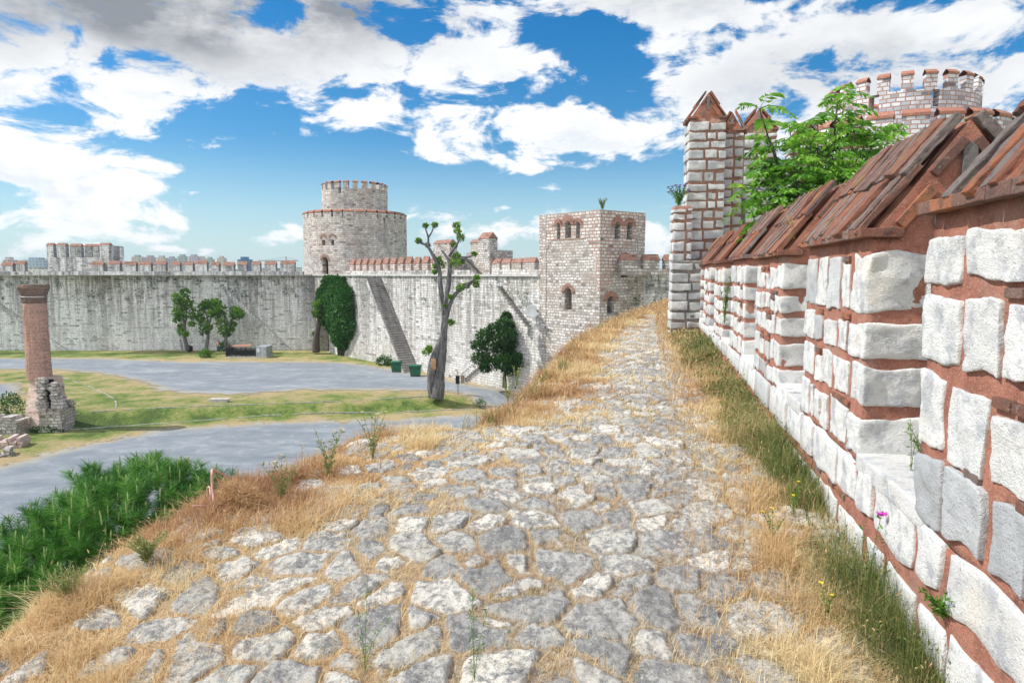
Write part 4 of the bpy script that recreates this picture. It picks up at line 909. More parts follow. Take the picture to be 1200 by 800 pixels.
# wall beyond the square tower, to the right
cw3 = thing('curtain_wall', 'short stretch of crenellated stone wall between the square tower and the tall turret', 'curtain wall', (T2R[0], T2R[1], -11))
E3 = (40.0, 66.0)
facade('wall_face', T2R, E3, GL, 0, M['curtain'], (), 2.5, cw3)
f3 = frame((*T2R, 0), Vector(E3) - Vector(T2R)); s3 = -1
f3c = lambda P: f3(np.asarray(P, float) * np.array([1, -1, 1]))
def mer3(a, b, z0, z1, v0, v1, cap):
    m = MB(); V = BOXV * np.array([b - a, v1 - v0, z1 - z0]) + np.array([a, v0, z0]); m.add(f3c(V), [BOXF]); mo = m.build('merlon', M['rubble'], cw3, uv=True); vc = (v0 + v1) / 2; o = .08
    V = [(a - o, v0 - o, z1), (b + o, v0 - o, z1), (b + o, v1 + o, z1), (a - o, v1 + o, z1), (a, vc, z1 + cap), (b, vc, z1 + cap)]
    c = MB(); c.add(f3c(V), [np.array([[0, 1, 5, 4], [2, 3, 4, 5], [3, 2, 1, 0]]), np.array([[3, 0, 4], [1, 2, 5]])]); c.build('coping', M['cap_far'], mo, uv=True)
u = -3.3
for i in range(8): mer3(u + .2, u + 1.6, .4, 1.15, -2.3, -1.7, .5); u += 1.95
mb = MB(); V = BOXV * np.array([27, .6, .5]) + np.array([-3, -2.3, -.05]); mb.add(f3c(V), [BOXF]); mb.build('parapet', M['rubble'], cw3, uv=True)

# ------------------------------------------------------------------ round towers
def ring_tower(P, name, c, r, z0, z1, mat, holes=(), seg=160, dz=.3, parapet=None):
    """cylinder skin with real openings; holes: (angle, z0, width, height, arched)"""
    na = seg; zs = list(np.arange(z0, z1, dz)) + [z1]; zs = np.array(zs); A = np.linspace(0, 2 * np.pi, na, endpoint=False)
    V = np.stack([c[0] + r * np.cos(A)[:, None] + 0 * zs, c[1] + r * np.sin(A)[:, None] + 0 * zs, 0 * A[:, None] + zs], -1).reshape(-1, 3)
    nz = len(zs); I = np.arange(na * nz).reshape(na, nz); J = np.roll(I, -1, 0); q = np.stack([I[:, :-1], J[:, :-1], J[:, 1:], I[:, 1:]], -1)
    am = A + np.pi / na; zm_ = (zs[:-1] + zs[1:]) / 2; keep = np.ones((na, nz - 1), bool)
    for (a, hz, w_, h, arc) in holes:
        du = ((am - a + np.pi) % (2 * np.pi) - np.pi)[:, None] * r; zz = zm_[None, :] - hz; rr = w_ / 2
        ins = (abs(du) < rr) & (zz > 0) & (zz < (h - rr if arc else h))
        if arc: ins |= (du ** 2 + (zz - h + rr) ** 2 < rr ** 2)
        keep &= ~ins
    o = build(name, V, [q[keep]], M[mat], P, uv=True, cyl=(c[0], c[1], r)); mo = o.modifiers.new('thickness', 'SOLIDIFY'); mo.thickness = min(.9, r * .15); mo.offset = -1
    return o
def disc(P, name, c, r, z, mat, n=64):
    V = [(c[0] + r * math.cos(2 * math.pi * i / n), c[1] + r * math.sin(2 * math.pi * i / n), zz) for zz in (z - .2, z) for i in range(n)]
    return build(name, V, [np.array([[i, (i + 1) % n, (i + 1) % n + n, i + n] for i in range(n)])], M[mat], P) if False else build(name, V, [np.array([list(range(n, 2 * n))]), np.array([[i, (i + 1) % n, (i + 1) % n + n, i + n] for i in range(n)])], M[mat], P)
def ring_merlons(P, c, r, z0, z1, n, frac, th, mat, cap=.3, a0=0., notch=None):
    for i in range(n):
        a = a0 + 2 * math.pi * i / n; hw_ = math.pi / n * frac; V = []; ns = 4
        vis = (c[0] * math.cos(a) + c[1] * math.sin(a)) < math.hypot(*c) * .25 or True
        for k in range(ns + 1):
            t_ = a - hw_ + 2 * hw_ * k / ns
            for rr in (r, r - th): 
                for zz in (z0, z1): V.append((c[0] + rr * math.cos(t_), c[1] + rr * math.sin(t_), zz))
        Fq = []
        for k in range(ns): b = k * 4; Fq += [(b, b + 4, b + 5, b + 1), (b + 6, b + 2, b + 3, b + 7), (b + 1, b + 5, b + 7, b + 3)]
        Fq += [(0, 1, 3, 2), (ns * 4, ns * 4 + 2, ns * 4 + 3, ns * 4 + 1)]
        m = build('merlon', V, [np.array(Fq)], M[mat], P, uv=True, cyl=(c[0], c[1], r)); V2 = []
        for k in range(ns + 1):
            t_ = a - hw_ * 1.06 + 2.12 * hw_ * k / ns
            for rr, zz in ((r + .07, z1), (r + .07, z1 + cap * .35), (r - th / 2, z1 + cap), (r - th - .07, z1 + cap * .35), (r - th - .07, z1)): V2.append((c[0] + rr * math.cos(t_), c[1] + rr * math.sin(t_), zz))
        Fq = []
        for k in range(ns):
            b = k * 5
            for j in range(4): Fq.append((b + j, b + 5 + j, b + 6 + j, b + 1 + j))
            Fq.append((b + 4, b + 9, b + 5, b))
        build('coping', V2, [np.array(Fq), ], M['cap'], m)
        e = m.children[0].data
def ang(c, px, py=323):       # direction angle on the tower's near side seen at pixel column px
    r = ray(px, py); d = Vector((r.x, r.y)).normalized(); cx = Vector(c); b = cx.dot(d); return d, b
def angle_at(c, r, px):
    rr = ray(px, 323); d = Vector((rr.x, rr.y)).normalized(); cv = Vector(c); b = cv.dot(d); h2 = cv.length_squared - b * b
    t_ = b - math.sqrt(max(0, r * r - h2)); p = d * t_ - cv; return math.atan2(p.y, p.x), t_ * d.y
tw = thing('round_tower', 'two tiered round stone tower with a dark arched doorway rising behind the ivy covered wall', 'tower', (W(418, 323, 108).x, 108, 0))
TC = (W(418, 323, 108).x, 108.0); s_l = math.atan((418 - 600) / 800 / CP); D1 = math.hypot(*TC); R1 = D1 * math.sin((math.atan((478 - 600) / F) - math.atan((358 - 600) / F)) / 2)
zl = W(418, 254, 108 - R1).z; hs = []
for px, y0, y1, wpx, arc in ((381, 301, 322.5, 7, True), (380, 281, 288, 3.2, False), (391, 281, 288, 3.4, False), (452, 254, 262, 3, True)):
    a, yy = angle_at(TC, R1, px); hs.append((a, W(px, y1, yy).z, wpx / F * yy * 1.15, W(px, y0, yy).z - W(px, y1, yy).z, arc))
ring_tower(tw, 'lower_drum', TC, R1, -11, zl, 'tower', hs, 240, .25)
ring_merlons(tw, TC, R1, zl, zl + .75, 30, .78, .7, 'tower', .4)
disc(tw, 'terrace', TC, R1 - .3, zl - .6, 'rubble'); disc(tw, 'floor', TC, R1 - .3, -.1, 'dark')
R2 = D1 * math.sin((math.atan((456 - 600) / F) - math.atan((380 - 600) / F)) / 2)
zu = W(418, 221, 108 - R2).z
a, yy = angle_at(TC, R2, 401); 
ring_tower(tw, 'upper_drum', TC, R2, zl - .8, zu, 'tower', [(a, W(401, 223, yy).z - .3, .7, .8, False)], 160, .3); ring_merlons(tw, TC, R2, zu, zu + .95, 22, .56, .6, 'tower', .32, .1); disc(tw, 'roof', TC, R2 - .3, zu - 1.0, 'rubble')
def arch_on(P, c, r, h, wid=.35):
    a, z0, w_, hh, _ = h; rr = w_ / 2; cz = z0 + hh - rr; V = []; n = 10
    for i in range(n + 1):
        t_ = math.pi * i / n
        for q_ in (rr + .02, rr + wid):
            for pr in (-.1, .08): aa = a + q_ * math.cos(t_) / r; V.append((c[0] + (r + pr) * math.cos(aa), c[1] + (r + pr) * math.sin(aa), cz + q_ * math.sin(t_)))
    Fq = []
    for i in range(n): b = i * 4; Fq += [(b + 1, b + 3, b + 7, b + 5), (b + 3, b + 2, b + 6, b + 7), (b, b + 1, b + 5, b + 4), (b + 2, b, b + 4, b + 6)]
    build('brick_arch', V, [np.array(Fq)], M['cap_far'], P)
arch_on(tw, TC, R1, hs[0]); 
for h in hs[1:3]: arch_on(tw, TC, R1, (h[0], h[1] + .55, .7, .9, True), .3)

kp = thing('round_tower', 'huge round tower of white and red stonework behind the feathery tree', 'tower', (32, 56, -11))
KC = (31.4, 56.9); KD = math.hypot(*KC); KR2 = KD * math.sin(R(4.9)); KR1 = KD * math.sin(R(7.05))
zk1 = 10.0; zk2 = 13.5
nh = []
for px, y0, y1 in ((1014, 113, 130), (1084, 105, 124), (1146, 108, 122)):
    a, yy = angle_at(KC, KR2, px); nh.append((a, W(px, y1, yy).z, .55, W(px, y0, yy).z - W(px, y1, yy).z, False))
ring_tower(kp, 'lower_drum', KC, KR1, -11.5, zk1, 'far_tower', (), 200, .5); ring_merlons(kp, KC, KR1, zk1, zk1 + 1.15, 22, .74, .8, 'far_tower', .55, .06); disc(kp, 'terrace', KC, KR1 - .3, zk1 - .6, 'rubble')
ring_tower(kp, 'upper_drum', KC, KR2, zk1 - .8, zk2, 'far_tower', nh, 200, .25); ring_merlons(kp, KC, KR2, zk2, zk2 + 1.05, 22, .52, .55, 'far_tower', .4, .0); disc(kp, 'roof', KC, KR2 - .3, zk2 - 1.2, 'rubble')

# ================================================================== THINGS IN THE COURT
def crop(ox, oy, s): return lambda x, y: (ox + x / s, oy + y / s)
def clump_tree(name, label, cat, base, Y, trunks, clumps, cv, leafm, bark, nper=140, lsz=.3, group=None, depth=1.0, flat=.8, up=.4, tone=0.):
    """trunk limbs and leaf clumps given at photo positions, all at their own real depth"""
    t = thing(name, label, cat, base, group); mb = MB()
    for pts in trunks:
        P = []; rr = []
        for (x_, y_, r_) in pts:
            p = cv(x_, y_); q_ = W(p[0], p[1], Y); q_.y += random.uniform(-.25, .25) * depth; P.append(q_); rr.append(r_)
        P[0].y = Y
        S = spline(P, 5); n = len(S); R_ = np.interp(np.linspace(0, 1, n), np.linspace(0, 1, len(rr)), rr); tube(mb, S, R_, 9, rough=.12)
    mb.build('trunk', M[bark], t, smooth_=True)
    mb = MB()
    for (x_, y_, r_) in clumps:
        p = cv(x_, y_); c = W(p[0], p[1], Y); c.y += random.uniform(-.8, .8) * depth; n = int(1.9 * nper * max(.4, min(2.5, r_ ** 1.2))) ; D = RNG.normal(size=(n, 3)); D /= np.linalg.norm(D, axis=1, keepdims=True)
        rr = RNG.random((n, 1)) ** .45 * (1 + .3 * RNG.normal(size=(n, 1)) * .5); C = np.array(c) + D * rr * r_ * np.array([1, 1, flat])
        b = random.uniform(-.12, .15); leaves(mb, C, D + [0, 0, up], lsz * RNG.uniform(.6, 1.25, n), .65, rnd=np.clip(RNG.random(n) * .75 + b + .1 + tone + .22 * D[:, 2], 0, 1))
    mb.build('crown', M[leafm], t); return t
c7 = crop(190, 320, 7.27); YT = 94.5; k = YT / 800 / 7.27
def cl(l): return [(x_, y_, r_ * k * 1.1) for x_, y_, r_ in l]
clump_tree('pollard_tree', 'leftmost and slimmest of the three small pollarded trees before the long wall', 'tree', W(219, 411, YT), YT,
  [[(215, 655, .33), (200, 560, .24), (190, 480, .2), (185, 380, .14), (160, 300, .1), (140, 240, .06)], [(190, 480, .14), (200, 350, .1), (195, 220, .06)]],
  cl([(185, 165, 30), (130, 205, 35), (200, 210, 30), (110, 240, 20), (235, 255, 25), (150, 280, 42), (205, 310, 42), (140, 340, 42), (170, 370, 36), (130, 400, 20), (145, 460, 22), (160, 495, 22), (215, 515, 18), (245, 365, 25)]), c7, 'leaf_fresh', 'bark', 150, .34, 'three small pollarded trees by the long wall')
clump_tree('pollard_tree', 'middle one of the three small pollarded trees, with forked pale trunk', 'tree', W(242, 411, YT), YT,
  [[(375, 655, .28), (385, 540, .2), (405, 440, .15), (430, 340, .1), (470, 270, .06)], [(385, 520, .15), (385, 400, .1), (350, 290, .06)]],
  cl([(350, 260, 30), (320, 290, 28), (370, 280, 28), (330, 330, 25), (320, 380, 33), (350, 420, 33), (270, 430, 17), (360, 490, 33), (415, 460, 20), (440, 250, 30), (430, 300, 38), (460, 340, 36), (480, 260, 30), (420, 350, 28)]), c7, 'leaf_fresh', 'bark', 150, .34, 'three small pollarded trees by the long wall')
clump_tree('pollard_tree', 'rightmost of the three small pollarded trees, standing behind the railed enclosure', 'tree', W(265, 411, YT), YT,
  [[(548, 655, .26), (545, 560, .2), (545, 450, .13), (520, 340, .06)], [(545, 470, .12), (600, 380, .09), (640, 340, .05)]],
  cl([(520, 300, 30), (500, 360, 33), (520, 420, 42), (540, 480, 38), (530, 520, 28), (600, 320, 33), (650, 330, 30), (620, 360, 36), (680, 360, 20), (590, 440, 20), (600, 480, 15)]), c7, 'leaf_fresh', 'bark', 150, .34, 'three small pollarded trees by the long wall')
def shrub(label, px, py, z, r, mat='leaf_dark', n=260, ls=.2, flat=.8, name='shrub'):
    p = G(px, py, z); t = thing(name, label, 'shrub', p); mb = MB()
    for i in range(5):
        a = random.uniform(0, 6.28); tube(mb, [p - Vector((0, 0, .1)), p + Vector((math.cos(a) * r * .5, math.sin(a) * r * .5, r * .9))], [.03 * r + .01, .01], 5)
    mb.build('stems', M['bark_d'], t); mb = MB(); D = RNG.normal(size=(n, 3)); D /= np.linalg.norm(D, axis=1, keepdims=True)
    lump = 1 + .3 * fbm(D * 1.0, 1.8, 2, int(px) % 50); C = np.array(p) + [0, 0, r * flat * .8] + D * (RNG.random((n, 1)) ** .4 * lump[:, None]) * r * np.array([1, 1, flat])
    C[:, 2] = np.maximum(C[:, 2], p.z + .03); leaves(mb, C, D + [0, 0, .5], ls * RNG.uniform(.6, 1.3, n), .6, rnd=np.clip(RNG.random(n) * .7 + .2 * D[:, 2] + .15, 0, 1)); mb.build('foliage', M[mat], t); return t
shrub('small bright shrub in front of the middle small tree', 241, 419, ZU, .75, 'leaf_fresh', 420, .25)
shrub('rounded dark shrub at the foot of the rightmost small tree', 262.5, 411.5, ZU, .9, 'leaf_dark', 420, .26)
shrub('low green shrub beside the two green bins', 449, 428, ZU, .8, 'leaf_dark', 420, .22); shrub('low green shrub at the foot of the wall near the ivy', 459, 429, ZU, .75, 'leaf_dark', 360, .22)
shrub('leafy green shrub left of the ruined brick shaft', 13, 488, ZU, 1.05, 'leaf_dark', 800, .17, 1.0)
shrub('small dark green bush below the information board', 563, 478, ZL + .5, .55, 'leaf_dark', 500, .1)
# tree by the gate and the ivy
cg = crop(340, 300, 6.156); YG = 94.0; k = YG / 800 / 6.156
clump_tree('gate_tree', 'small pollarded tree with a thick dark trunk in front of the gate arch', 'tree', W(398 - 25, 411, YG), YG,
  [[(190, 690, .55), (190, 600, .42), (200, 520, .36), (207, 450, .3), (215, 400, .1)]], [(x_, y_, r_ * k) for x_, y_, r_ in [(220, 350, 42), (195, 420, 25), (262, 362, 28), (230, 480, 25), (170, 565, 12), (250, 400, 22)]], cg, 'leaf_fresh', 'bark_d', 260, .36)
iv = thing('ivy', 'large dark green ivy mass hanging over the wall beside the gate arch', 'ivy', (W(395, 410, 94)))
outl_ = [cg(*p) for p in [(262, 142), (320, 140), (400, 150), (412, 200), (450, 240), (470, 330), (470, 420), (472, 530), (440, 600), (405, 668), (370, 670), (330, 640), (310, 580), (270, 500), (240, 450), (225, 380), (215, 290), (225, 230), (250, 190)]]
def uz(px, py):
    u = onwall(px); q_ = f2c(np.array([[u, 0.3, 0]]))[0]; return u, W(px, py, q_[1]).z
po = [uz(*p) for p in outl_]; uu = [p[0] for p in po]; zz_ = [p[1] for p in po]; n = 30000
U = RNG.uniform(min(uu), max(uu), n); Z = RNG.uniform(min(zz_), max(zz_), n); sdv = sdist(po, U, Z) + .35 * fb2(U, Z, .9, 2, 3); kk = sdv > 0; U, Z, sdv = U[kk], Z[kk], sdv[kk]
bul = .25 + 1.3 * (1 - np.exp(-sdv / 1.2)) + .3 * fb2(U, Z, .7, 3, 8) ; off = bul * RNG.random(len(U)) ** .35
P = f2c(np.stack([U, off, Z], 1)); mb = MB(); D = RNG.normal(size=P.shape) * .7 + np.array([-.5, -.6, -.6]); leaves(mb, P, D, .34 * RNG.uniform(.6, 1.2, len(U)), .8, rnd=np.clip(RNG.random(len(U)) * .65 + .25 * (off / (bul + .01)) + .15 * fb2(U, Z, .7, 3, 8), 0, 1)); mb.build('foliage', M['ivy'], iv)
mb = MB()
for i in range(7):
    u0, u1 = uz(395 + i, 405)[0], uz(385 + 4 * i, 340)[0]; S = [Vector(f2c(np.array([[u0 + (u1 - u0) * t_ + .2 * math.sin(t_ * 9 + i), .12, ZU + .0 + t_ * 9]]))[0]) for t_ in np.linspace(0, 1, 8)]; tube(mb, S, [.1 - .01 * j for j in range(8)], 6)
mb.build('stems', M['bark_d'], iv, smooth_=True)
# the big bare pollarded tree
cb = crop(440, 250, 3.48); pb = G(511, 466, ZU); YB = pb.y; k = YB / 800 / 3.48
TK = [[(250, 752, 34), (256, 700, 30), (262, 640, 26), (272, 560, 20), (280, 480, 17), (284, 410, 16)], [(232, 748, 20), (228, 690, 20), (232, 620, 20), (245, 570, 17), (264, 520, 12), (276, 470, 8)],
      [(282, 415, 13), (272, 350, 12), (264, 290, 11), (260, 230, 10), (240, 180, 8), (212, 135, 6.5), (180, 118, 5), (165, 104, 3)], [(216, 140, 5.5), (214, 95, 4.5), (203, 60, 3.5), (198, 46, 2)], [(214, 100, 4.5), (230, 75, 3.5), (240, 44, 2)],
      [(286, 410, 13), (288, 350, 11), (298, 290, 11), (303, 235, 11), (300, 195, 8), (285, 170, 6), (270, 152, 5)], [(302, 225, 8), (316, 205, 7), (345, 188, 6), (380, 178, 5), (402, 170, 3)], [(300, 175, 7), (318, 148, 6), (338, 115, 5), (344, 90, 4), (330, 60, 3), (325, 40, 2)],
      [(290, 420, 11), (305, 370, 10), (325, 330, 9), (362, 300, 8), (395, 278, 7), (418, 260, 5)]]
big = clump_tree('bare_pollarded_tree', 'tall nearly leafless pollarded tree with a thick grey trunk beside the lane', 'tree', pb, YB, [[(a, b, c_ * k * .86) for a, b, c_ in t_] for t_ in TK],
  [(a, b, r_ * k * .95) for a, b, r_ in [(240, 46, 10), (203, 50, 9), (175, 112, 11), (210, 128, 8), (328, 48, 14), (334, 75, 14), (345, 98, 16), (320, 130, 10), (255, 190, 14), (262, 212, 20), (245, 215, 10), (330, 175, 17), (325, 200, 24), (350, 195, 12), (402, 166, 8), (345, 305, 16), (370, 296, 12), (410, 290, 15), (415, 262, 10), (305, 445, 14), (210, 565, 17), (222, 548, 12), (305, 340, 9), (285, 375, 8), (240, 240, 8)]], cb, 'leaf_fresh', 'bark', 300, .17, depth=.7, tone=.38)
mb = MB(); p = W(cb(237, 615)[0], cb(237, 615)[1], YB - 21 * k); rock(mb, (p.x, p.y, p.z), (.22, .07, .5), 6, .9, .02); mb.build('bark_wound', M['wound'], big, smooth_=True)
# dense dark tree before the bright wall
pd = G(591, 459, ZU); YD = pd.y; cd = crop(540, 350, 5.333); k = YD / 800 / 5.333
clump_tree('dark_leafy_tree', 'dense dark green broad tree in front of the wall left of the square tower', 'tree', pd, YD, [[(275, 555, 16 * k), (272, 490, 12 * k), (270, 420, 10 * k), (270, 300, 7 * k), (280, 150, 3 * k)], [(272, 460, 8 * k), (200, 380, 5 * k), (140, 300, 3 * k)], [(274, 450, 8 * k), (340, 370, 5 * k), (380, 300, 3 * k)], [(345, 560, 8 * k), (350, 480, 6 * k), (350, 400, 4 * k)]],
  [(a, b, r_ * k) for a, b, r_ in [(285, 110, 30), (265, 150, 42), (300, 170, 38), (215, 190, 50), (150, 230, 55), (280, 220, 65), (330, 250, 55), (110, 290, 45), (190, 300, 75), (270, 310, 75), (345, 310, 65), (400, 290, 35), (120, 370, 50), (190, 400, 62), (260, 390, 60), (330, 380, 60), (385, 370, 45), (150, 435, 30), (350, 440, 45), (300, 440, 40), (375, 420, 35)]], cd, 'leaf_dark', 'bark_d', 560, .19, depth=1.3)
# wheeled bins
def wheelie(px, py, label):
    p = G(px, py, ZU); t = thing('wheeled_bin', label, 'bin', p, 'green bins at the foot of the stair'); fr = lambda P: np.asarray(P) + np.array(p)
    mb = MB(); V = np.array([[-.5, -.36, .16], [.5, -.36, .16], [.5, .36, .16], [-.5, .36, .16], [-.62, -.46, 1.05], [.62, -.46, 1.05], [.62, .46, 1.05], [-.62, .46, 1.05]]); mb.add(fr(V), [np.array([[0, 1, 5, 4], [1, 2, 6, 5], [2, 3, 7, 6], [3, 0, 4, 7], [3, 2, 1, 0], [4, 5, 6, 7]])])
    box(mb, (-.66, -.5, 1.05), (.66, .5, 1.11), fr)
    for sx in (-.3, 0, .3): box(mb, (sx - .03, -.45, .25), (sx + .03, -.38, 1.0), fr)
    b = mb.build('tub', M['bin'], t); mb = MB(); rock(mb, (0, 0, 1.19), (.66, .5, .09), 8, .8, .0, fr); mb.build('lid', M['bin'], t, smooth_=True)
    for sx in (-.42, .42):
        for sy in (-.3, .3): mb = MB(); tube(mb, [p + Vector((sx - .04, sy, .1)), p + Vector((sx + .04, sy, .1))], .1, 12); mb.build('wheel', M['black'], t)
    mb = MB(); tube(mb, [p + Vector((-.6, -.53, .95)), p + Vector((.6, -.53, .95))], .02, 6); mb.build('handle', M['black'], t)
wheelie(465, 436, 'large green wheeled bin, the left one of the pair'); wheelie(487, 441, 'large green wheeled bin, the right one nearer the bare tree')
# information board
pi_ = G(536, 462, ZU); t = thing('information_board', 'small information board with two dark panels on a post beside the bare tree', 'sign', pi_)
mb = MB(); tube(mb, [pi_, pi_ + Vector((0, 0, 2.2))], .05, 8); tube(mb, [pi_ + Vector((.12, 0, 0)), pi_ + Vector((.12, 0, 1.6))], .03, 8); mb.build('post', M['greymetal'], t)
kx = pi_.y / 800; fr = lambda P: np.asarray(P) + np.array(pi_)
mb = MB(); box(mb, (-.15, -.10, 1.0), (.22, -.04, 1.75), fr); mb.build('frame', M['black'], t); mb = MB(); box(mb, (.30, -.11, 1.0), (.70, -.03, 1.85), fr); mb.build('frame', M['white'], t); mb = MB(); box(mb, (.34, -.13, 1.05), (.66, -.112, 1.8), fr); mb.build('panel', M['sign'], t)
mb = MB(); tube(mb, [pi_ + Vector((0, -.06, 1.5)), pi_ + Vector((.5, -.06, 1.5))], .025, 6); mb.build('arm', M['greymetal'], t)
# railed enclosure with grey cabinet
pe = G(265, 419.5, ZU); pe2 = G(317, 418, ZU); w_ = pe2.x - pe.x; t = thing('railed_enclosure', 'low railed enclosure with a grey cabinet at its right end on the far lawn', 'enclosure', pe); fr = lambda P: np.asarray(P) + np.array(pe)
mb = MB(); box(mb, (0, 0, 0), (w_, 2.6, .22), fr); mb.build('plinth', M['concrete'], t)
fw = w_ * .73; mb = MB()
for i in range(46): xx = fw * i / 45; box(mb, (xx - .02, .05, .22), (xx + .02, .09, 1.3), fr)
for i in range(24): yy_ = 2.5 * i / 23; box(mb, (.03, .05 + yy_, .22), (.07, .09 + yy_, 1.3), fr)
box(mb, (0, .04, 1.28), (fw, .1, 1.34), fr); box(mb, (0, .04, .22), (fw, .1, .28), fr); mb.build('railing', M['black'], t)
for i in range(7): xx = fw * i / 6; mb = MB(); box(mb, (xx - .05, .02, .22), (xx + .05, .12, 1.4), fr); mb.build('post', M['black'], t)
mb = MB(); box(mb, (.2, 1.4, .22), (fw - .2, 2.3, .85), fr); box(mb, (fw * .45, .9, .22), (fw * .6, 1.3, .9), fr); mb.build('machinery', M['black'], t)
mb = MB(); box(mb, (fw + .05, .0, .22), (w_ - .05, 2.4, 1.5), fr); mb.build('cabinet', M['greymetal'], t); mb = MB(); box(mb, (fw + .9, -.03, .3), (fw + .93, .001, 1.45), fr); box(mb, (fw + .2, -.03, .8), (fw + .5, -.001, 1.3), fr); mb.build('door_trim', M['white'], t)
mb = MB(); V = [(.3, .9, 1.4), (fw * .7, .8, 1.46), (fw * .72, 2.2, 1.62), (.3, 2.2, 1.5), (.3, .9, 1.43), (fw * .7, .8, 1.49), (fw * .72, 2.2, 1.65), (.3, 2.2, 1.53)]; mb.add(fr(V), [np.array([[3, 2, 1, 0], [4, 5, 6, 7], [0, 1, 5, 4], [1, 2, 6, 5], [2, 3, 7, 6], [3, 0, 4, 7]])]); mb.build('sheet_roof', M['cap'], t)
# people by the trees
def person(px, py, label, top, legs, face=0., bend=.0):
    p = G(px, py, ZU); t = thing('person', label, 'person', p); bm_ = bpy.data.meshes.new('body')
    J = {'pel': (0, 0, .95, .13), 'sp': (0, .02 + bend * .1, 1.2, .13), 'ch': (0, bend * .2, 1.38, .15), 'nk': (0, bend * .28, 1.5, .06), 'hd': (0, bend * .34 - .02, 1.63, .1), 'ht': (0, bend * .36, 1.74, .07),
         'ls': (-.17, bend * .2, 1.42, .055), 'le': (-.24, bend * .2 + .0, 1.15, .042), 'lh': (-.2, bend * .3 - .16, .95, .032), 'rs': (.17, bend * .2, 1.42, .055), 're': (.25, bend * .2, 1.16, .042), 'rh': (.18, bend * .3 - .2, 1.02, .032),
         'lk': (-.11, -.04, .52, .07), 'la': (-.12, .05, .08, .045), 'lf': (-.13, -.12, .04, .035), 'rk': (.12, -.08, .52, .07), 'ra': (.15, .06, .08, .045), 'rf': (.16, -.1, .04, .035), 'lhp': (-.09, 0, .86, .095), 'rhp': (.09, 0, .86, .095)}
    E = [('pel', 'sp'), ('sp', 'ch'), ('ch', 'nk'), ('nk', 'hd'), ('hd', 'ht'), ('ch', 'ls'), ('ls', 'le'), ('le', 'lh'), ('ch', 'rs'), ('rs', 're'), ('re', 'rh'), ('pel', 'lhp'), ('lhp', 'lk'), ('lk', 'la'), ('la', 'lf'), ('pel', 'rhp'), ('rhp', 'rk'), ('rk', 'ra'), ('ra', 'rf')]
    K_ = list(J); c, s_ = math.cos(face), math.sin(face)
    def mk(name, E, mat, grow=0.0):
        ks = [k for k in K_ if any(k in e for e in E)]; me = bpy.data.meshes.new(name); me.from_pydata([(p.x + J[k][0] * c - J[k][1] * s_, p.y + J[k][0] * s_ + J[k][1] * c, p.z + J[k][2]) for k in ks], [(ks.index(a), ks.index(b)) for a, b in E], [])
        o = bpy.data.objects.new(name, me); COL.objects.link(o); o.parent = t; o.matrix_parent_inverse = Matrix.Translation(-p); me.materials.append(mat)
        sk = o.modifiers.new('skin', 'SKIN'); 
        for i, k in enumerate(ks): me.skin_vertices[0].data[i].radius = (J[k][3] + grow, (J[k][3] + grow) * .8)
        me.skin_vertices[0].data[0].use_root = True; o.modifiers.new('sub', 'SUBSURF').levels = 1; o.modifiers['sub'].render_levels = 1; return o
    mk('body', E, M['skin']); mk('shirt', [('sp', 'ch'), ('ch', 'ls'), ('ls', 'le'), ('ch', 'rs'), ('rs', 're'), ('pel', 'sp')], top, .016); mk('trousers', [('pel', 'lhp'), ('lhp', 'lk'), ('lk', 'la'), ('pel', 'rhp'), ('rhp', 'rk'), ('rk', 'ra')], legs, .014)
    mb = MB(); h_ = Vector((p.x - (J['ht'][1] + .03) * s_, p.y + (J['ht'][1] + .03) * c, p.z + 1.68)); rock(mb, h_, (.1, .11, .1), 6, 1, .01); mb.build('hair', M['bark_d'], t, smooth_=True)
person(213, 413, 'person in a pale blue shirt standing by the leftmost small tree', M['blue_cloth'], M['concrete'], 1.2, .3)
person(255.5, 413, 'person in a salmon shirt and blue jeans standing between the small trees', M['pink_cloth'], M['jeans'], -.6, .2)
pbk = G(222.5, 412, ZU); t = thing('rubbish_bag', 'black rubbish bag at the foot of the leftmost small tree', 'bag', pbk); mb = MB(); rock(mb, pbk + Vector((0, 0, .42)), (.4, .35, .42), 8, .8, .06, freq=3); mb.build('sack', M['black'], t, smooth_=True); mb = MB(); rock(mb, pbk + Vector((0, 0, .88)), (.1, .1, .09), 5, .6, .02); mb.build('knot', M['black'], t)
ps = G(257, 470, ZU + .1); mb = MB(); box(mb, ps + Vector((-.75, -.15, -.1)), ps + Vector((.75, .3, .14))); box(mb, ps + Vector((-.85, -.2, .14)), ps + Vector((.85, .35, .22))); o = mb.build('stone_bench', M['concrete']); tag(o, 'low pale stone bench on the lawn above the green bank', 'bench')

# ruined brick shaft
pc = G(50, 502, -11.9); YC = pc.y; kc = YC / 800; sh = thing('brick_shaft', 'ruined round red brick shaft with a flared dark top on a broken stone base', 'ruined column', pc)
def lath(name, prof, c, mat, seg=40, amp=.02, seed=0, parent=None, uvr=1.0):
    A = np.linspace(0, 2 * np.pi, seg, endpoint=False); V = []
    for (r_, z_) in prof:
        P = np.stack([np.cos(A), np.sin(A), 0 * A + z_ * .6], 1); rr = r_ + amp * fbm(P * 2.2, 1.7, 3, seed); V.append(np.stack([c[0] + rr * np.cos(A), c[1] + rr * np.sin(A), 0 * A + z_ + amp * .3 * np.sin(A * 5)], 1))
    V = np.concatenate(V); n = len(prof); I = np.arange(n * seg).reshape(n, seg); J = np.roll(I, -1, 1)
    return build(name, V, [np.stack([I[:-1], J[:-1], J[1:], I[1:]], -1).reshape(-1, 4), np.array([I[-1]])], mat, parent, uv=True, cyl=(c[0], c[1], uvr))
cx = W(43.5, 400, YC).x; cC = (cx, YC); zt_ = lambda y_: W(45, y_, YC).z; r0 = 11.9 * kc
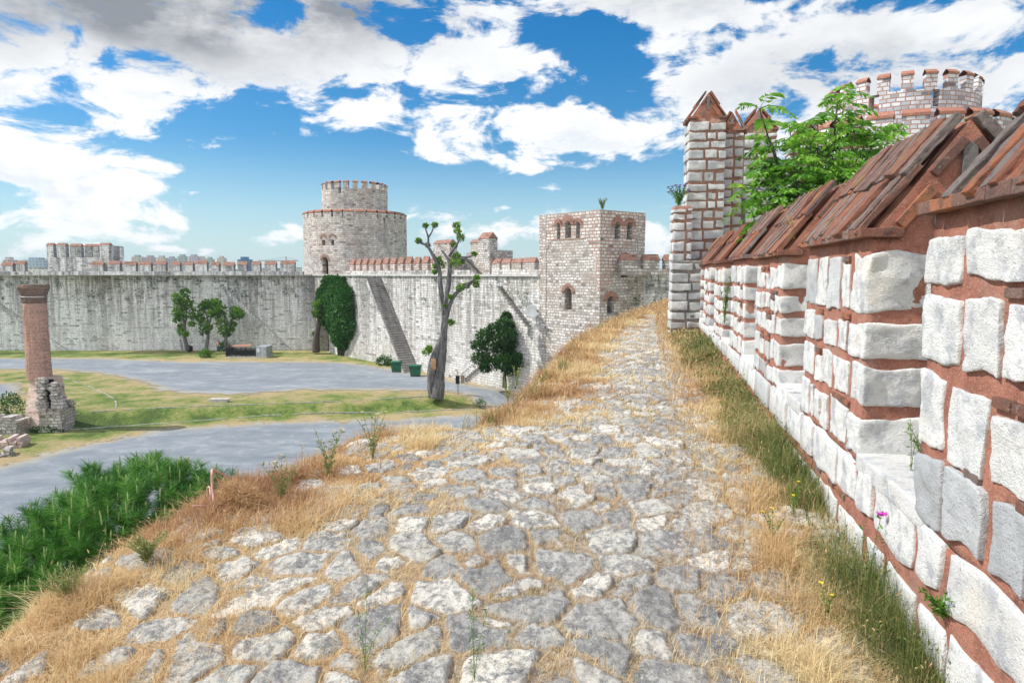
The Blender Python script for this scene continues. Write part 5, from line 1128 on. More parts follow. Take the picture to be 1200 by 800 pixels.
lath('shaft', [(r0 * 1.10, zt_(444)), (r0 * 1.06, zt_(425)), (r0 * 1.03, zt_(405)), (r0 * 1.0, zt_(385)), (r0 * 1.02, zt_(370)), (r0 * .98, zt_(356)), (r0 * .99, zt_(355))], cC, M['brick'], 64, .06, 2, sh, r0)
prof = [(r0 * 1.0, zt_(355)), (r0 * 1.02, zt_(352))]
for i, (rr, y_) in enumerate(((1.0, 351.5), (1.06, 349), (1.06, 347.2), (.99, 347), (1.0, 345.5), (1.12, 345), (1.14, 342.5), (1.2, 342), (1.22, 339.5), (1.3, 339), (1.34, 336.5), (1.3, 336), (1.28, 333.5), (1.0, 333))): prof.append((r0 * rr, zt_(y_)))
lath('flared_top', prof, cC, M['brick_dark'], 40, .06, 5, sh, r0)
mb = MB(); tube(mb, [Vector((cx + r0 * 1.03 * math.cos(a), YC + r0 * 1.03 * math.sin(a), zt_(347.6))) for a in np.linspace(0, 6.28, 40)], .05, 6); mb.build('stone_ring', M['concrete'], sh)
# base: left half rendered and sloping, right half rubble with a dark breach
zb0 = -11.9
def prism(name, bot, top, z0, z1, mat, P, n=8, amp=.05, seed=0):
    V = []; 
    for i in range(n + 1):
        t_ = i / n
        for (a, b) in zip(bot, top):
            for k_ in range(1): V.append((a[0] * (1 - t_) + b[0] * t_, a[1] * (1 - t_) + b[1] * t_, z0 + (z1 - z0) * t_))
    V = np.array(V); V[:, :2] += amp * np.stack([vnoise(V * 2.1, seed), vnoise(V * 2.1 + 9, seed)], 1); m_ = len(bot); I = np.arange((n + 1) * m_).reshape(n + 1, m_); J = np.roll(I, -1, 1)
    return build(name, V, [np.stack([I[:-1], J[:-1], J[1:], I[1:]], -1).reshape(-1, 4), np.array([I[-1]])], mat, P, uv=True)
X_ = lambda px: W(px, 450, YC - 1.0).x
prism('sloping_base', [(X_(22), YC - .8), (X_(46), YC - 1.25), (X_(58), YC + 1.2), (X_(30), YC + 1.6)], [(X_(29.5), YC - .5), (X_(46), YC - 1.0), (X_(56), YC + .7), (X_(32), YC + .9)], zb0 + .2, zt_(441), M['pinkstone'], sh, 10, .06, 3)
prism('rubble_base', [(X_(45), YC - 1.3), (X_(71), YC - 1.2), (X_(68), YC + .8), (X_(46), YC + 1.0)], [(X_(45), YC - 1.25), (X_(70.5), YC - 1.15), (X_(68), YC + .8), (X_(46), YC + .9)], zb0, zt_(478), M['rubble'], sh, 6, .08, 4)
prism('breach', [(X_(50), YC - .8), (X_(63), YC - .8), (X_(63), YC - .3), (X_(50), YC - .3)], [(X_(50), YC - .75), (X_(57), YC - .75), (X_(57), YC - .4), (X_(50), YC - .4)], zt_(480), zt_(443), M['dark'], sh, 5, .1, 5)
mb = MB(); rgb = random.Random(3)
for i in range(260):
    side = rgb.random(); t_ = rgb.random(); y_ = 441 + 37 * t_
    px_ = rgb.uniform(45, 52) + 1.5 * math.sin(t_ * 7) if side < .55 else rgb.uniform(60 + 3 * t_, 64 + 8 * t_) + math.sin(t_ * 9)
    if side >= .55 and y_ < 447: continue
    s_ = rgb.uniform(.08, .2); rock(mb, (X_(px_), YC - 1.0 + rgb.uniform(-.2, .3), zt_(y_)), (s_ * 1.3, s_, s_ * .8), 3, .3, .02)
mb.build('broken_masonry', M['rubble'], sh, uv=True)
mb = MB()
for i in range(70):
    px_ = rgb.uniform(45, 69); s_ = rgb.uniform(.08, .2); rock(mb, (X_(px_), YC + rgb.uniform(-1.1, .8), zt_(478) + .04 + (.9 * rgb.random() if px_ > 63 else 0)), (s_ * 1.3, s_, s_ * .7), 3, .3, .02)
mb.build('loose_stones', M['rubble'], sh, uv=True)
tuft(sh, 'wall_plants', (X_(50), YC - 1.35, zt_(499)), .6, 260, 'leaf_dark', .14, (1.8, .3, .5)); tuft(sh, 'wall_plants', (X_(66), YC - 1.3, zt_(501)), .4, 160, 'leaf_dark', .13, (1.6, .3, .4))
# low ruined walls left of the shaft
rw = thing('ruined_wall', 'low broken stone walls with a brick topped stub left of the ruined shaft', 'ruin', G(15, 500, -11.6))
def rubblewall(p0, p1, th, h, seed, mat, name):
    rg_ = random.Random(seed); mb = MB(); p0 = Vector(p0); p1 = Vector(p1); L = (p1 - p0).length; fr = frame((p0.x, p0.y, -11.95), (p1 - p0)); z_ = 0
    while z_ < h:
        rh = rg_.uniform(.16, .26); u = 0
        while u < L:
            w2 = rg_.uniform(.25, .5)
            if z_ < h - .5 or rg_.random() < .75:
                for v in (0, th * .5, th): rock(mb, (u + w2 / 2, v + rg_.uniform(-.04, .04), z_ + rh / 2), (w2 / 2 - .01, th * .3, rh / 2), 3, .25, .025, fr)
            u += w2
        z_ += rh
    return mb.build(name, M[mat], rw, uv=True)
rubblewall(G(-18, 500, -11.5), G(29, 500, -11.5), .8, 1.3, 1, 'rubble', 'back_wall'); rubblewall(G(-25, 520, -11.7), G(31, 517, -11.7), .9, .7, 2, 'pinkstone', 'brick_stub'); rubblewall(G(-20, 533, -11.8), G(14, 530, -11.8), .7, .5, 3, 'rubble', 'front_footing')

# ================================================================== THE CITY BEYOND
def m_city(name, wall, win, bw=3.4, rh=3.1):
    m, nt = new_mat(name); uv = node(nt, 'ShaderNodeTexCoord').outputs['UV']
    b = node(nt, 'ShaderNodeTexBrick', {'Vector': uv, 'Color1': win, 'Color2': tuple(x * .7 for x in win), 'Mortar': wall, 'Scale': 1.0, 'Mortar Size': .8, 'Mortar Smooth': .05, 'Brick Width': bw, 'Row Height': rh}, offset=0.0)
    finish(nt, b.outputs[0], .7); return m
cm = {'tan': m_city('tan_block', (.50, .45, .38), (.30, .30, .30)), 'green': m_city('green_block', (.34, .42, .38), (.2, .25, .26)), 'mauve': m_city('mauve_block', (.44, .40, .46), (.26, .26, .30)), 'grey': m_city('grey_block', (.42, .42, .44), (.16, .17, .2)),
      'blue': m_city('blue_glass_block', (.05, .16, .30), (.03, .10, .22)), 'pink': m_city('pink_block', (.56, .47, .44), (.25, .22, .24)), 'maroon': m_city('maroon_block', (.42, .30, .32), (.3, .28, .3)), 'white': m_city('white_block', (.68, .68, .66), (.3, .33, .36)), 'bluegrey': m_city('blue_grey_block', (.36, .46, .54), (.2, .28, .36))}
CB = [(6, 18, 304.5, 700, 'pink', 'low pink block with a framed upper storey, leftmost on the skyline'), (31, 56, 304.5, 760, 'bluegrey', 'wide low blue grey block on the skyline left of the wall turret'), (56, 64, 302.5, 820, 'tan', 'narrow beige block next to the wide blue grey one'), (66, 78, 305, 780, 'white', 'pale block just left of the wall turret'),
      (156, 168, 301, 900, 'tan', 'beige block with green top, first right of the wall turret'), (171, 183, 301.5, 950, 'maroon', 'maroon banded block, second right of the wall turret'), (185, 196, 302, 900, 'tan', 'beige block between the maroon and grey blocks'), (197, 207, 302.5, 980, 'grey', 'dark grey block with a flat top beside the green block'),
      (209.5, 220, 300.5, 920, 'green', 'green block with a rounded top near the middle of the skyline group'), (222, 234, 300.5, 900, 'mauve', 'large mauve block, widest of the skyline towers'), (234.5, 242, 302.5, 960, 'tan', 'narrow tan block hugging the mauve one'), (242.5, 251, 303.5, 900, 'green', 'short green block between tan blocks'), (255.5, 265, 302.5, 880, 'tan', 'lone reddish tan block left of the blue glass one'),
      (280, 294.5, 304, 700, 'blue', 'dark blue glass block standing alone on the skyline')]
for (a, b, yt_, D_, mt, lab) in CB:
    p = W((a + b) / 2, 323, D_); w_ = (b - a) / 800 * D_; zt1 = W((a + b) / 2, yt_, D_).z; t = thing('apartment_block', lab, 'building', (p.x, p.y, -11), 'blocks on the far skyline'); mb = MB(); ch = w_ * .18
    pts = [(p.x - w_ / 2 + ch, D_ - w_ * .4), (p.x + w_ / 2 - ch, D_ - w_ * .4), (p.x + w_ / 2, D_ - w_ * .4 + ch), (p.x + w_ / 2, D_ + w_ * .4), (p.x - w_ / 2, D_ + w_ * .4), (p.x - w_ / 2, D_ - w_ * .4 + ch)]
    quadslab(t, 'walls', pts, -12, zt1, cm[mt]); i_ = [(p.x + (q_[0] - p.x) * .55, D_ + (q_[1] - D_) * .55) for q_ in pts]; quadslab(t, 'roof_house', i_, zt1 + .01, zt1 + 2.6, cm['green' if mt == 'tan' and a < 160 and a > 100 else mt])
for i in range(26):
    px_ = 4 + i * 14.5 + random.uniform(-4, 4); D_ = random.uniform(420, 640); w_ = random.uniform(9, 20); p = W(px_, 323, D_); t_ = random.choice(['white', 'pink', 'tan', 'grey', 'white'])
    if px_ > 340 or 268 < px_ < 300: continue
    h_ = W(px_, random.uniform(312, 318), D_).z; o = quadslab(None, 'low_house', [(p.x - w_ / 2, D_), (p.x + w_ / 2, D_), (p.x + w_ / 2, D_ + 12), (p.x - w_ / 2, D_ + 12)], -12, h_, cm[t_]); tag(o, 'low pale house roofline glimpsed between merlons of the long wall', 'house', 'low houses behind the long wall')
pk = W(336, 323, 800); t = thing('tower_crane', 'slender distant tower crane above the long wall left of the round tower', 'crane', (pk.x, pk.y, -11)); mb = MB(); z_ = W(336, 306, 800).z; box(mb, (pk.x - .7, pk.y - .7, -11), (pk.x + .7, pk.y + .7, z_ + 5)); mb.build('mast', M['greymetal'], t)
mb = MB(); box(mb, (pk.x - 32, pk.y - .6, z_), (pk.x + 14, pk.y + .6, z_ + 1.1)); mb.build('jib', M['greymetal'], t); mb = MB(); tube(mb, [(pk.x - 25, pk.y, z_ + 1), (pk.x, pk.y, z_ + 5), (pk.x + 13, pk.y, z_ + 1)], .25, 4); mb.build('tie_bar', M['greymetal'], t)

# ================================================================== FOREGROUND PLANTS
def path_h(x, y):
    m, h, r = stones(x, y); return m, path_z(x, y) + h
def sample(n, y0, y1, tl0, tl1, seed):
    rg_ = np.random.default_rng(seed); y = np.exp(rg_.uniform(np.log(y0), np.log(y1), n)); t = rg_.uniform(tl0, tl1, n); x = Xl(y) + t * (Xw(y) - Xl(y)); return x, y, t, rg_
def grass_obj(name, mat, x, y, H, Wd, lean, rg_, label=None, rnd=None, droop=.5, segs=3):
    m, z = path_h(x, y); mb = MB(); blades(mb, np.stack([x, y, z - .006], 1), H, Wd, lean, rg_, rnd, droop, segs); o = mb.build(name, M[mat]); return tag(o, kind='stuff')
# 1. matted straw: dense on the left, thinning to the joints between the stones
x, y, t, rg_ = sample(1500000, 1.55, 34, -.01, 1.0, 11)
dens = 1 / (1 + np.exp((t - .30 - .15 * fb2(x, y, .9, 3, 5)) / .07)); cl_ = fb2(x, y, 2.6, 3, 6); dens = dens * np.clip(.75 + .9 * cl_, .12, 1)
joint = np.clip(.42 + .5 * fb2(x, y, 1.6, 3, 7), .05, 1) * .62 * np.clip(1.25 - .8 * t, .45, 1); m, _h1, _r = stones(x, y); dw = Xw(y) - x
rightd = np.exp(-((dw - .55) / .25) ** 2) * .65 + (dw < .5) * .5
p = np.maximum(np.maximum(dens * np.where(m > .3, .30, 1), joint * (m < .25)), rightd * np.where(m > .4, .25, 1)); p *= (x > Xl(y) + .0) & (x < Xw(y) - .02)
far = np.interp(y, [2, 7, 12, 30], [1, .9, .75, .55]); k = rg_.random(len(x)) < p * .62 * far; x, y, t, dens, cl_, dw, rd_, m = (a[k] for a in (x, y, t, dens, cl_, dw, rightd, m)); n = len(x); print('straw', n)
tall = np.clip(.35 + .9 * cl_, 0, 1) * np.clip(np.maximum(dens, rd_), 0, 1)
H = (.022 + .05 * rg_.random(n)) + tall * (.06 + .14 * rg_.random(n)) * np.interp(y, [2, 5, 8, 10], [.8, .9, .9, 1.3]); H = np.where(m > .3, H * .7, H)
Wd = .0026 * np.maximum(1, y / 2.8) * rg_.uniform(.7, 1.4, n); rn = np.clip(rg_.random(n) * .6 + .5 * fb2(x, y, 1.1, 3, 9) + .36 + np.where(t < .14, -.2, .0), 0, 1)
grass_obj('dry_grass', 'straw', x, y, H, Wd, .75, rg_, rnd=rn)
# 2. tall straw stems with seed heads along the left rim and the wall
x, y, t, rg_ = sample(60000, 1.9, 34, -.01, 1.0, 12); dw = Xw(y) - x; cn = fb2(x, y, 1.4, 3, 13)
pr = np.where(t < .30, np.clip(.35 + 1.0 * cn, 0, 1) * np.interp(y, [2, 6, 9, 30], [.25, .45, 1, 1]), 0) + np.where((dw < 1.0), .30, 0); k = (rg_.random(len(x)) < pr * .75); x, y, t, dw = x[k], y[k], t[k], dw[k]; n = len(x)
H = rg_.uniform(.14, .30, n) * np.interp(y, [2, 5, 8.5, 10, 30], [.75, .65, .6, .9, 1.1]); Wd = .0022 * np.maximum(1, y / 2.4); rn = np.clip(rg_.random(n) * .7 + .1, 0, 1)
grass_obj('tall_dry_grass', 'straw', x, y, H, Wd, .38, rg_, rnd=rn, droop=.3, segs=4)
m, z = path_h(x, y); kk = rg_.random(n) < .5; C = np.stack([x, y, z + H * .86], 1)[kk]; C += rg_.normal(0, 1, C.shape) * (H[kk] * .16)[:, None] * [1, 1, .3]; mb = MB(); D = rg_.normal(size=C.shape) * .5 + [0, 0, 1.]
leaves(mb, C, D, np.maximum(.022, .0042 * y[kk]) * rg_.uniform(.7, 1.5, kk.sum()), .28, rnd=rn[kk]); tag(mb.build('grass_seed_heads', M['straw']), kind='stuff')
# 3. green band at the foot of the parapet
x, y, t, rg_ = sample(420000, 1.8, 17, .55, 1.0, 14); dw = Xw(y) - x; wb = np.interp(y, [2.3, 4.3, 7.5, 15], [.24, .38, .56, .70]) * (1 + .35 * fb2(x, y, 1.1, 2, 15))
p = np.clip((wb - dw) / .12, 0, 1) * (dw > .015) * np.clip(.55 + .9 * fb2(x, y, 2.2, 2, 16), .06, 1) * np.interp(y, [2, 3, 8, 15], [.55, 1, .8, .5]); k = rg_.random(len(x)) < p * .62; x, y, dw = x[k], y[k], dw[k]; n = len(x); print('green', n)
H = rg_.uniform(.06, .27, n) * np.interp(dw / wb[k], [0, .6, 1], [1.1, 1, .5]) * (1 + .3 * fb2(x, y, 2.2, 2, 17)); Wd = .0030 * np.maximum(1, y / 3.4) * rg_.uniform(.6, 1.4, n)
grass_obj('green_grass', 'greengrass', x, y, H, Wd, .62, rg_, rnd=np.clip(rg_.random(n) ** 1.2 * .8 + .45 * fb2(x, y, 1.5, 3, 18) + .24 + .35 * np.clip(dw / wb[k] - .4, 0, 1), 0, 1), droop=.6)
n2 = n // 3; idx = rg_.choice(n, n2); m, z = path_h(x[idx], y[idx]); C = np.stack([x[idx] + rg_.normal(0, .02, n2), y[idx], z + H[idx] * rg_.uniform(.2, .85, n2)], 1); mb = MB(); leaves(mb, C, rg_.normal(size=C.shape) + [0, 0, .7], rg_.uniform(.012, .028, n2) * np.maximum(1, y[idx] / 4), .35, rnd=np.clip(rg_.random(n2) * .7, 0, 1)); tag(mb.build('small_herbs', M['greengrass']), kind='stuff')
# 4. green tufts among straw and stones
x, y, t, rg_ = sample(160000, 1.8, 33, 0, 1, 19); g_ = fb2(x, y, 4.5, 2, 20) + .35 * fb2(x, y, .8, 2, 21); m, z = path_h(x, y); edge = np.where(t < .16, .22, 0) * (y > 5) ; k = (g_ + edge > .62) & (m < .35) & (rg_.random(len(x)) < .6); x, y, t = x[k], y[k], t[k]; n = len(x); print('tufts', n)
H = rg_.uniform(.015, .05, n) + np.where((t < .16) & (y > 6), rg_.uniform(.05, .3, n), 0); grass_obj('green_tufts', 'greengrass', x, y, H, .003 * np.maximum(1, y / 3.2), .5, rg_, rnd=rg_.random(n) * .8)

def on_path(px, py, z=-1.55):
    p = G(px, py, z)
    for _ in range(4): m, zz = path_h(np.array([p.x]), np.array([p.y])); p = G(px, py, float(zz[0]) )
    return p
def herb(label, p, h, n_stem, leafmat='weed', flower=None, nf=0, spread=.35, leaf=.02, lp=26, name='wild_plant', cat='plant', lw=.3, fs=.012, base=None):
    t = thing(name, label, cat, p); st = MB(); lf = MB(); fl_ = MB(); rg_ = random.Random(int(abs(p.x) * 1000 + p.y * 100)); heads = []
    for i in range(n_stem):
        a = rg_.uniform(0, 6.28); ln = rg_.uniform(.2, 1) * spread * h; hh = h * rg_.uniform(.6, 1); P = spline([p, p + Vector((math.cos(a) * ln * .3, math.sin(a) * ln * .3, hh * .5)), p + Vector((math.cos(a) * ln, math.sin(a) * ln, hh))], 5)
        tube(st, P, [max(.0012, .0022 * p.y / 4) * (1 - .5 * j / len(P)) for j in range(len(P))], 5, rnd=.5); heads.append(P[-1])
        S = np.array([tuple(P[rg_.randint(0, len(P) - 2)].lerp(P[-1], rg_.random() * .3)) for _ in range(lp)]); leaves(lf, S, RNG.normal(size=S.shape) + [0, 0, .5], leaf * RNG.uniform(.5, 1.3, lp), lw)
    st.build('stems', M[leafmat], t); lf.build('leaves', M[leafmat], t)
    if flower:
        for i in range(min(nf, len(heads))):
            f_ = MB(); c = heads[i]
            for k_ in range(9): a = k_ * .7; d = np.array([[math.cos(a), math.sin(a), .55]]); leaves(f_, np.array([tuple(c)]), d, fs, .55)
            rock(f_, c + Vector((0, 0, fs * .15)), (fs * .35, fs * .35, fs * .3), 3, 1, 0); f_.build('flower', M[flower], t)
    return t
herb('tall feathery green weed in the stone joints at the bottom of the path, left one', on_path(428, 786), .42, 3, leaf=.028, lp=40, lw=.14); herb('tall feathery green weed at the bottom of the path, right one', on_path(556, 796), .40, 3, leaf=.03, lp=40, lw=.14)
herb('single magenta thistle flower on a leafy stem against the base of the parapet', Vector(wfr(3.25)(np.array([[0, -.07, -1.52]]))[0]), .36, 2, flower='purple', nf=1, spread=.2, leaf=.03, lp=22, fs=.034)
herb('leafy green rosette growing out of the lower parapet stones', Vector(wfr(2.55)(np.array([[0, -.03, -1.33]]))[0]), .12, 10, spread=1.0, leaf=.03, lp=24, lw=.35)
sl_ = Vector(wfr(3.5)(np.array([[0, .24, SILL + .06]]))[0]); herb('dry and green weeds sprouting on the first crenel sill', sl_, .22, 9, 'sage', spread=.7, leaf=.03, lp=26)
herb('taller green sprig on the first crenel sill', sl_ + Vector((-.1, -.05, 0)), .3, 2, spread=.3, leaf=.022, lp=30, lw=.2)
for i, (px, py, lab) in enumerate(((905, 620, 'yellow flowered weed among the grass nearest the middle of the parapet'), (968, 715, 'lowest yellow flowered weed at the foot of the parapet'), (930, 588, 'small yellow flower close against the parapet stones'), (850, 470, 'yellow flowered weed where the grass band narrows'))):
    herb(lab, on_path(px, py + 15), .22, 4, flower='yellow', nf=2, leaf=.02, fs=.014)
for i, (px, py, hh, lab) in enumerate(((385, 560, .42, 'tall thin weed on the rim left of the path, before the gravel lane'), (437, 540, .5, 'tallest flowering weed on the rim beside the stone slab'), (330, 590, .36, 'pale green weed cluster on the rim right of the rusty frame'), (595, 470, .5, 'tall pale weed on the rim below the dark leafy tree'), (605, 452, .45, 'yellow green weed on the rim in front of the dark leafy tree'))):
    herb(lab, on_path(px, py, -1.65), hh, 7, 'sage', flower='cream', nf=4, leaf=.035, spread=.35, fs=.018)
for i, (px, py, lab) in enumerate(((80, 705, 'grey green bushy herb on the rim at the lower left'), (172, 660, 'upright green herb on the rim in front of the pine'), (205, 625, 'light green herb on the rim under the right end of the pine'))):
    herb(lab, on_path(px, py, -1.85), .2, 26, 'sage', leaf=.022, lp=34, spread=.7, lw=.3)
herb('lavender like plant with violet flowers on top of the low grey pier', Vector((W(796, 240, 16.3).x, 16.35, W(796, 241, 16.3).z)), .5, 26, 'weed', flower='violet', nf=16, spread=.6, leaf=.06, lp=20, fs=.05)
herb('tuft of weeds on the flat top of the square tower', Vector((W(706, 246, 56.5).x, 56.5, W(706, 245, 56.5).z)), .9, 16, 'sage', spread=.5, leaf=.14, lp=20)
herb('dry weed growing on the brick roof of the third merlon', Vector(wfr(6.0)(np.array([[.35, .12, EAVE + .12]]))[0]), .24, 12, 'straw', spread=.7, leaf=.03, lp=16, lw=.2)
herb('green creeper hanging in the far crenel of the parapet', Vector(wfr(11.0)(np.array([[-.5, -.02, -.75]]))[0]), .8, 6, 'weed', spread=.12, leaf=.05, lp=30)

# ------------------------------------------------------------------ the pine at the lower left
pine = thing('pine_shrub', 'bushy dark green pine crown with pale upright candles beyond the rim at the lower left', 'pine', (-3.6, 5.6, -11.9))
mb = MB(); tube(mb, spline([(-3.7, 5.6, -12), (-3.5, 5.5, -8), (-3.45, 5.6, -4), (-3.4, 5.6, -2.6)], 5), np.linspace(.22, .07, 16), 10, rough=.08); 
lobes = [(-3.25, 5.75, -2.15, .78, .60), (-2.60, 5.75, -2.12, .50, .42), (-3.85, 5.55, -2.55, .70, .62), (-4.25, 5.3, -3.05, .65, .6), (-3.1, 5.3, -2.75, .7, .6), (-2.75, 5.45, -2.5, .5, .45), (-3.7, 5.0, -3.1, .7, .6), (-4.05, 4.75, -3.45, .6, .55), (-3.2, 4.9, -3.2, .6, .5), (-3.75, 5.2, -2.75, .6, .55), (-4.4, 4.9, -3.3, .6, .55), (-3.9, 4.3, -3.5, .6, .5)]
for (a, b, c_, r_, rz) in lobes: tube(mb, spline([(-3.45, 5.6, -4), ((a - 3.4) / 2, (b + 5.5) / 2, c_ - .5), (a, b, c_ + .2)], 4), np.linspace(.05, .012, 9), 6)
mb.build('trunk', M['bark_d'], pine, smooth_=True)
nd = MB(); cn_ = MB(); tips = []
for (a, b, c_, r_, rz) in lobes:
    n = int(800 * r_ * r_); D = RNG.normal(size=(n, 3)); D /= np.linalg.norm(D, axis=1, keepdims=True); D[:, 2] = np.abs(D[:, 2]) * np.where(RNG.random(n) < .8, 1, -.5); lump = 1 + .16 * fbm(D, 2.4, 2, int(a * -10)); rr = (RNG.uniform(.72, 1.0, n) * lump)
    C = np.array([a, b, c_]) + D * rr[:, None] * np.array([r_, r_, rz]); tips.append(np.concatenate([C, D], 1))
tips = np.concatenate(tips); 
# drop tips buried deep inside another lobe
keep = np.ones(len(tips), bool)
for (a, b, c_, r_, rz) in lobes: keep &= ((((tips[:, 0] - a) / r_) ** 2 + ((tips[:, 1] - b) / r_) ** 2 + ((tips[:, 2] - c_) / rz) ** 2) > .16)
tips = tips[keep]; n = len(tips); NN = 110; print('pine tips', n)
Ax = tips[:, 3:] * .7 + [0, 0, .85]; Ax += RNG.normal(0, .18, Ax.shape); Ax /= np.linalg.norm(Ax, axis=1, keepdims=True); shoot = .13
tt = RNG.random((n, NN)); base = tips[:, None, :3] - Ax[:, None] * shoot * (1 - tt)[..., None]; rd = RNG.normal(size=(n, NN, 3)); rd -= (rd * Ax[:, None]).sum(-1, keepdims=True) * Ax[:, None]; rd /= np.linalg.norm(rd, axis=-1, keepdims=True) + 1e-9
nd_dir = Ax[:, None] * (.25 + .8 * tt)[..., None] + rd * .95; nd_dir /= np.linalg.norm(nd_dir, axis=-1, keepdims=True); L_ = RNG.uniform(.06, .10, (n, NN, 1)); side = np.cross(nd_dir, RNG.normal(size=nd_dir.shape)); side /= np.linalg.norm(side, axis=-1, keepdims=True) + 1e-9
tip_ = base + nd_dir * L_ + np.array([0, 0, -.006]); w2 = .0020; V = np.stack([base - side * w2, base + side * w2, tip_ + side * w2 * .3, tip_ - side * w2 * .3], 2).reshape(-1, 3); Fq = np.arange(len(V)).reshape(-1, 4)
rr = np.clip(np.repeat(RNG.random(n) * .62, NN) + RNG.random(n * NN) * .35 + np.repeat(.12 * tips[:, 5], NN), 0, 1); nd.add(V, [Fq], np.repeat(rr, 4)); nd.build('needles', M['needle'], pine)
for i in np.where((tips[:, 5] > .2) & (RNG.random(n) < .42))[0]:
    p = Vector(tips[i, :3]); h_ = random.uniform(.03, .085); q_ = p + Vector((random.uniform(-.01, .01), random.uniform(-.01, .01), h_)); tube(cn_, [p - Vector((0, 0, .03)), p.lerp(q_, .6), q_], [.0065, .006, .003], 5, rnd=random.uniform(.85, 1.0))
cn_.build('candles', M['candle'], pine)

# ------------------------------------------------------------------ tree of heaven behind the parapet
YA = 10.4; bt = Vector((W(962, 300, YA).x + .1, YA, -11.9)); ta = thing('tree_of_heaven', 'bright green feathery leaved tree growing behind the parapet roof', 'tree', bt); st = MB(); lf = MB(); rg_ = random.Random(4)
root = W(960, 330, YA); tube(st, [bt, bt + Vector((0, .1, 5)), root], [.14, .11, .07], 10)
tipsA = [(890, 128, -.5), (905, 168, -.7), (925, 150, .2), (958, 148, .3), (982, 112, -.1), (988, 128, .2), (1004, 150, -.4), (1026, 158, .1), (1040, 165, .5), (900, 200, -.6), (930, 195, -.9), (968, 185, -.8), (1000, 195, -.9), (915, 235, -.8), (945, 240, -1.0), (975, 225, -1.0), (905, 262, -.5), (1020, 190, -.5), (950, 170, -.6), (940, 210, .4), (985, 170, .4), (880, 225, -.3), (925, 270, -.6), (962, 200, .0), (1012, 172, .3)]
lv = []
for (px, py, dy) in tipsA:
    tp = W(px, py, YA + dy); pts = spline([root + Vector((rg_.uniform(-.15, .15), rg_.uniform(-.2, .2), rg_.uniform(-.1, .3))), root.lerp(tp, .5) + Vector((0, 0, -.08)), tp], 6); tube(st, pts, np.linspace(.026, .008, len(pts)), 6)
    for j in range(rg_.randint(16, 20)):
        q_ = rg_.uniform(.45, 1.0) ** .6; b_ = pts[min(len(pts) - 1, int(q_ * len(pts)))]; a = rg_.uniform(0, 6.28); up_ = rg_.uniform(-.2, 1.5) * q_; lv.append((b_, Vector((math.cos(a), math.sin(a), up_)).normalized(), rg_.uniform(.34, .6), q_))
Cs, Ds, Ss, Rs = [], [], [], []
for (b_, d, L_, q_) in lv:
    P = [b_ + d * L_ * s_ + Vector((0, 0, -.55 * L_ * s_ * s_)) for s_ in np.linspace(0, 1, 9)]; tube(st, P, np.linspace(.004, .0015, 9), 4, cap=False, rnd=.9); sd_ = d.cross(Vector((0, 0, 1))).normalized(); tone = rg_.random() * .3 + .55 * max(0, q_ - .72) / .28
    for k_ in range(2, 9):
        tg = (P[k_] - P[k_ - 1]).normalized()
        for sg_ in (-1, 1):
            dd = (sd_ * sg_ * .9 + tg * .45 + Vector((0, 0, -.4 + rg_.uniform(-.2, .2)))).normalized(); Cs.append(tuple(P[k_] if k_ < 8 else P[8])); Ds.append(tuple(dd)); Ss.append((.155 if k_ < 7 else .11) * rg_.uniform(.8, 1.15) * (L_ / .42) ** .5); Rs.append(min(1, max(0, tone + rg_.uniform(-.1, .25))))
    Cs.append(tuple(P[8])); Ds.append(tuple((P[8] - P[7]).normalized())); Ss.append(.1); Rs.append(min(1, tone + .1))
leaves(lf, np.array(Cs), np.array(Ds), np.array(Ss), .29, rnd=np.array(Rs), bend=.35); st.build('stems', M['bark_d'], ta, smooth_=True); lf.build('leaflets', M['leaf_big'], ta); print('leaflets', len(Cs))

# ------------------------------------------------------------------ bent pipe frame with caught hay on the rim
pf = on_path(265, 600, -1.8); fyy = pf.y; t = thing('bent_pipe_frame', 'bent faded pink pipe frame stuck in a heap of dry brush on the rim', 'broken frame', pf)
cf = crop(200, 520, 8.0); wp = lambda x_, y_, d=0: W(*cf(x_, y_), fyy + d)
mb = MB()
tube(mb, spline([wp(570, 322, .35), wp(480, 280, .25), wp(400, 245, .1), wp(388, 262, .02), wp(390, 400), wp(410, 560, -.05)], 4), .009, 8)
tube(mb, spline([wp(350, 480, .1), wp(345, 415, .1), wp(365, 405, .05), wp(375, 480), wp(385, 590), wp(430, 640, -.1)], 4), .006, 8); tube(mb, [wp(210, 582, -.1), wp(320, 578, -.02), wp(400, 600, 0)], .007, 8)
mb.build('pipe', M['pipe'], t, smooth_=True); mb = MB(); tube(mb, spline([wp(395, 250, .1), wp(440, 330, .05), wp(500, 410), wp(545, 540, -.1)], 4), .004, 6)
for i in range(26):
    a = (random.uniform(380, 560), random.uniform(560, 640)); b = (a[0] + random.uniform(20, 240), a[1] + random.uniform(-40, 30)); tube(mb, spline([wp(*a, random.uniform(-.15, .1)), wp((a[0] + b[0]) / 2, (a[1] + b[1]) / 2 - random.uniform(5, 30), random.uniform(-.1, .1)), wp(*b, random.uniform(-.15, .2))], 4), [.005] * 5 + [.004] * 3 + [.002], 5)
mb.build('twigs', M['twig'], t, smooth_=True)
mb = MB(); n = 9000; U = RNG.random(n); xx = 500 + 370 * U; topy = np.interp(xx, [500, 560, 640, 760, 830, 880], [350, 345, 385, 405, 475, 560]); boty = np.interp(xx, [430, 500, 880], [420, 600, 600]); yy_ = topy + (boty - topy) * RNG.random(n) ** .8
C = np.array([tuple(wp(a, b, c_)) for a, b, c_ in zip(xx, yy_, RNG.normal(0, .07, n))]); D = RNG.normal(size=(n, 3)) * [.8, .6, .5] + [.75, 0, -.45]; D[RNG.random(n) < .5] *= -1
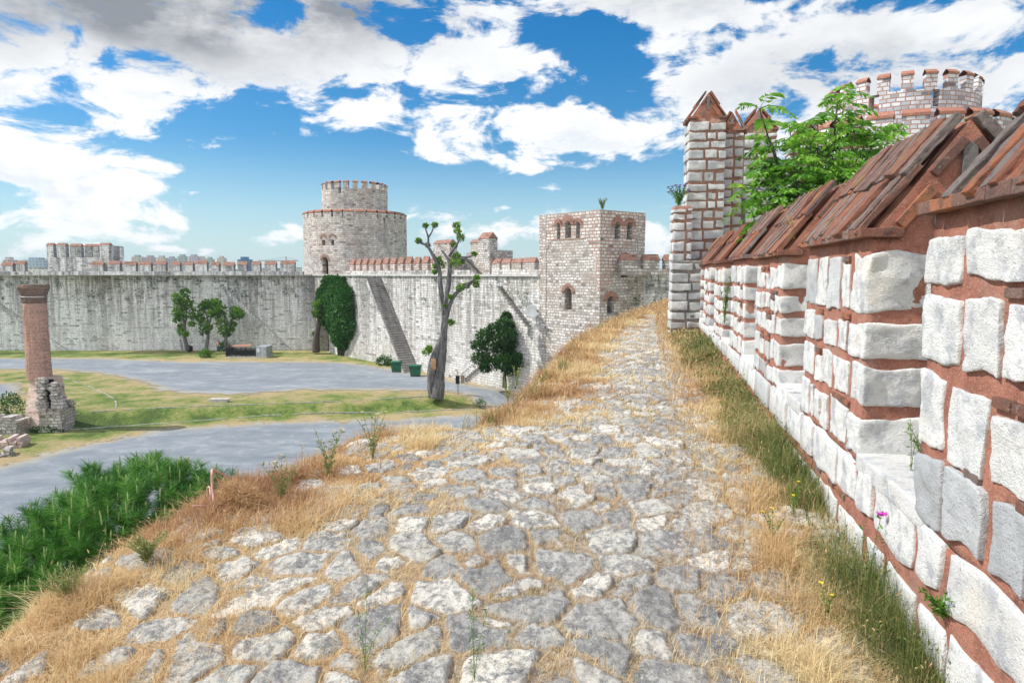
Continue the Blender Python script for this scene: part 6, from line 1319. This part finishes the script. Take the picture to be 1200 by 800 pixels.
leaves(mb, C, D, RNG.uniform(.03, .09, n), .04, rnd=np.clip(RNG.random(n) * .7, 0, 1), bend=.6); o = mb.build('caught_hay', M['straw'], t); o['kind'] = 'stuff'

# plants rooted in the old walls
def wall_plants(P, pts, name='wall_plants', mat='leaf_dark', size=.2):
    mb = MB()
    for (p, r_) in pts:
        n = int(50 * max(r_, .4)); D = RNG.normal(size=(n, 3)) * [1, .35, 1]; C = np.array(p) + D * r_ * .38; leaves(mb, C, D + [0, -.4, -.3], size * RNG.uniform(.5, 1.2, n), .6)
    o = mb.build(name, M[mat], P); o['kind'] = 'stuff'; return o
rg_ = random.Random(77)
wall_plants(cw, [((S0[0] + flp(rg_.uniform(0, 366)), 98.9, -abs(rg_.gauss(0, 1.6)) - .3), rg_.uniform(.2, .7)) for _ in range(70)])
wall_plants(cw, [((S0[0] + flp(rg_.uniform(0, 366)), 98.8, .1), rg_.uniform(.2, .8)) for _ in range(26)], mat='sage')
wall_plants(cw2, [(f2c(np.array([[rg_.uniform(3, L2), .1, -abs(rg_.gauss(0, 2.2)) - .3]]))[0], rg_.uniform(.15, .5)) for _ in range(60)], size=.14)
wall_plants(cw2, [(f2c(np.array([[onwall(px_), .15, W(px_, py_, f2c(np.array([[onwall(px_), 0, 0]]))[0][1]).z]]))[0], r_) for px_, py_, r_ in ((617, 350, .9), (613, 347, .7), (622, 352, .6), (474, 398, .7), (476, 404, .5), (460, 369, .5), (625, 378, .5), (608, 338, .5), (596, 343, .4))], size=.14)
wall_plants(t2, [((T2C[0] + 3.0 + rg_.uniform(-.5, .5), T2C[1] + 1.2, rg_.uniform(-3.2, -.6)), .35) for _ in range(8)], size=.14)
wall_plants(cw3, [((T2R[0] + rg_.uniform(.5, 3.5), T2R[1] + .1, rg_.uniform(-2.5, -.3)), rg_.uniform(.2, .5)) for _ in range(10)], size=.14)

# ------------------------------------------------------------------ the air over the far town
m_h, nt = new_mat('haze_air'); v_ = node(nt, 'ShaderNodeVolumePrincipled', {'Color': (.80, .88, .95), 'Density': .00022, 'Anisotropy': .2}); nt.links.new(v_.outputs[0], node(nt, 'ShaderNodeOutputMaterial').inputs[1])
mb = MB(); box(mb, (-1620, -820, -13.5), (1620, 1620, 45)); o = mb.build('haze', m_h); tag(o, kind='stuff')
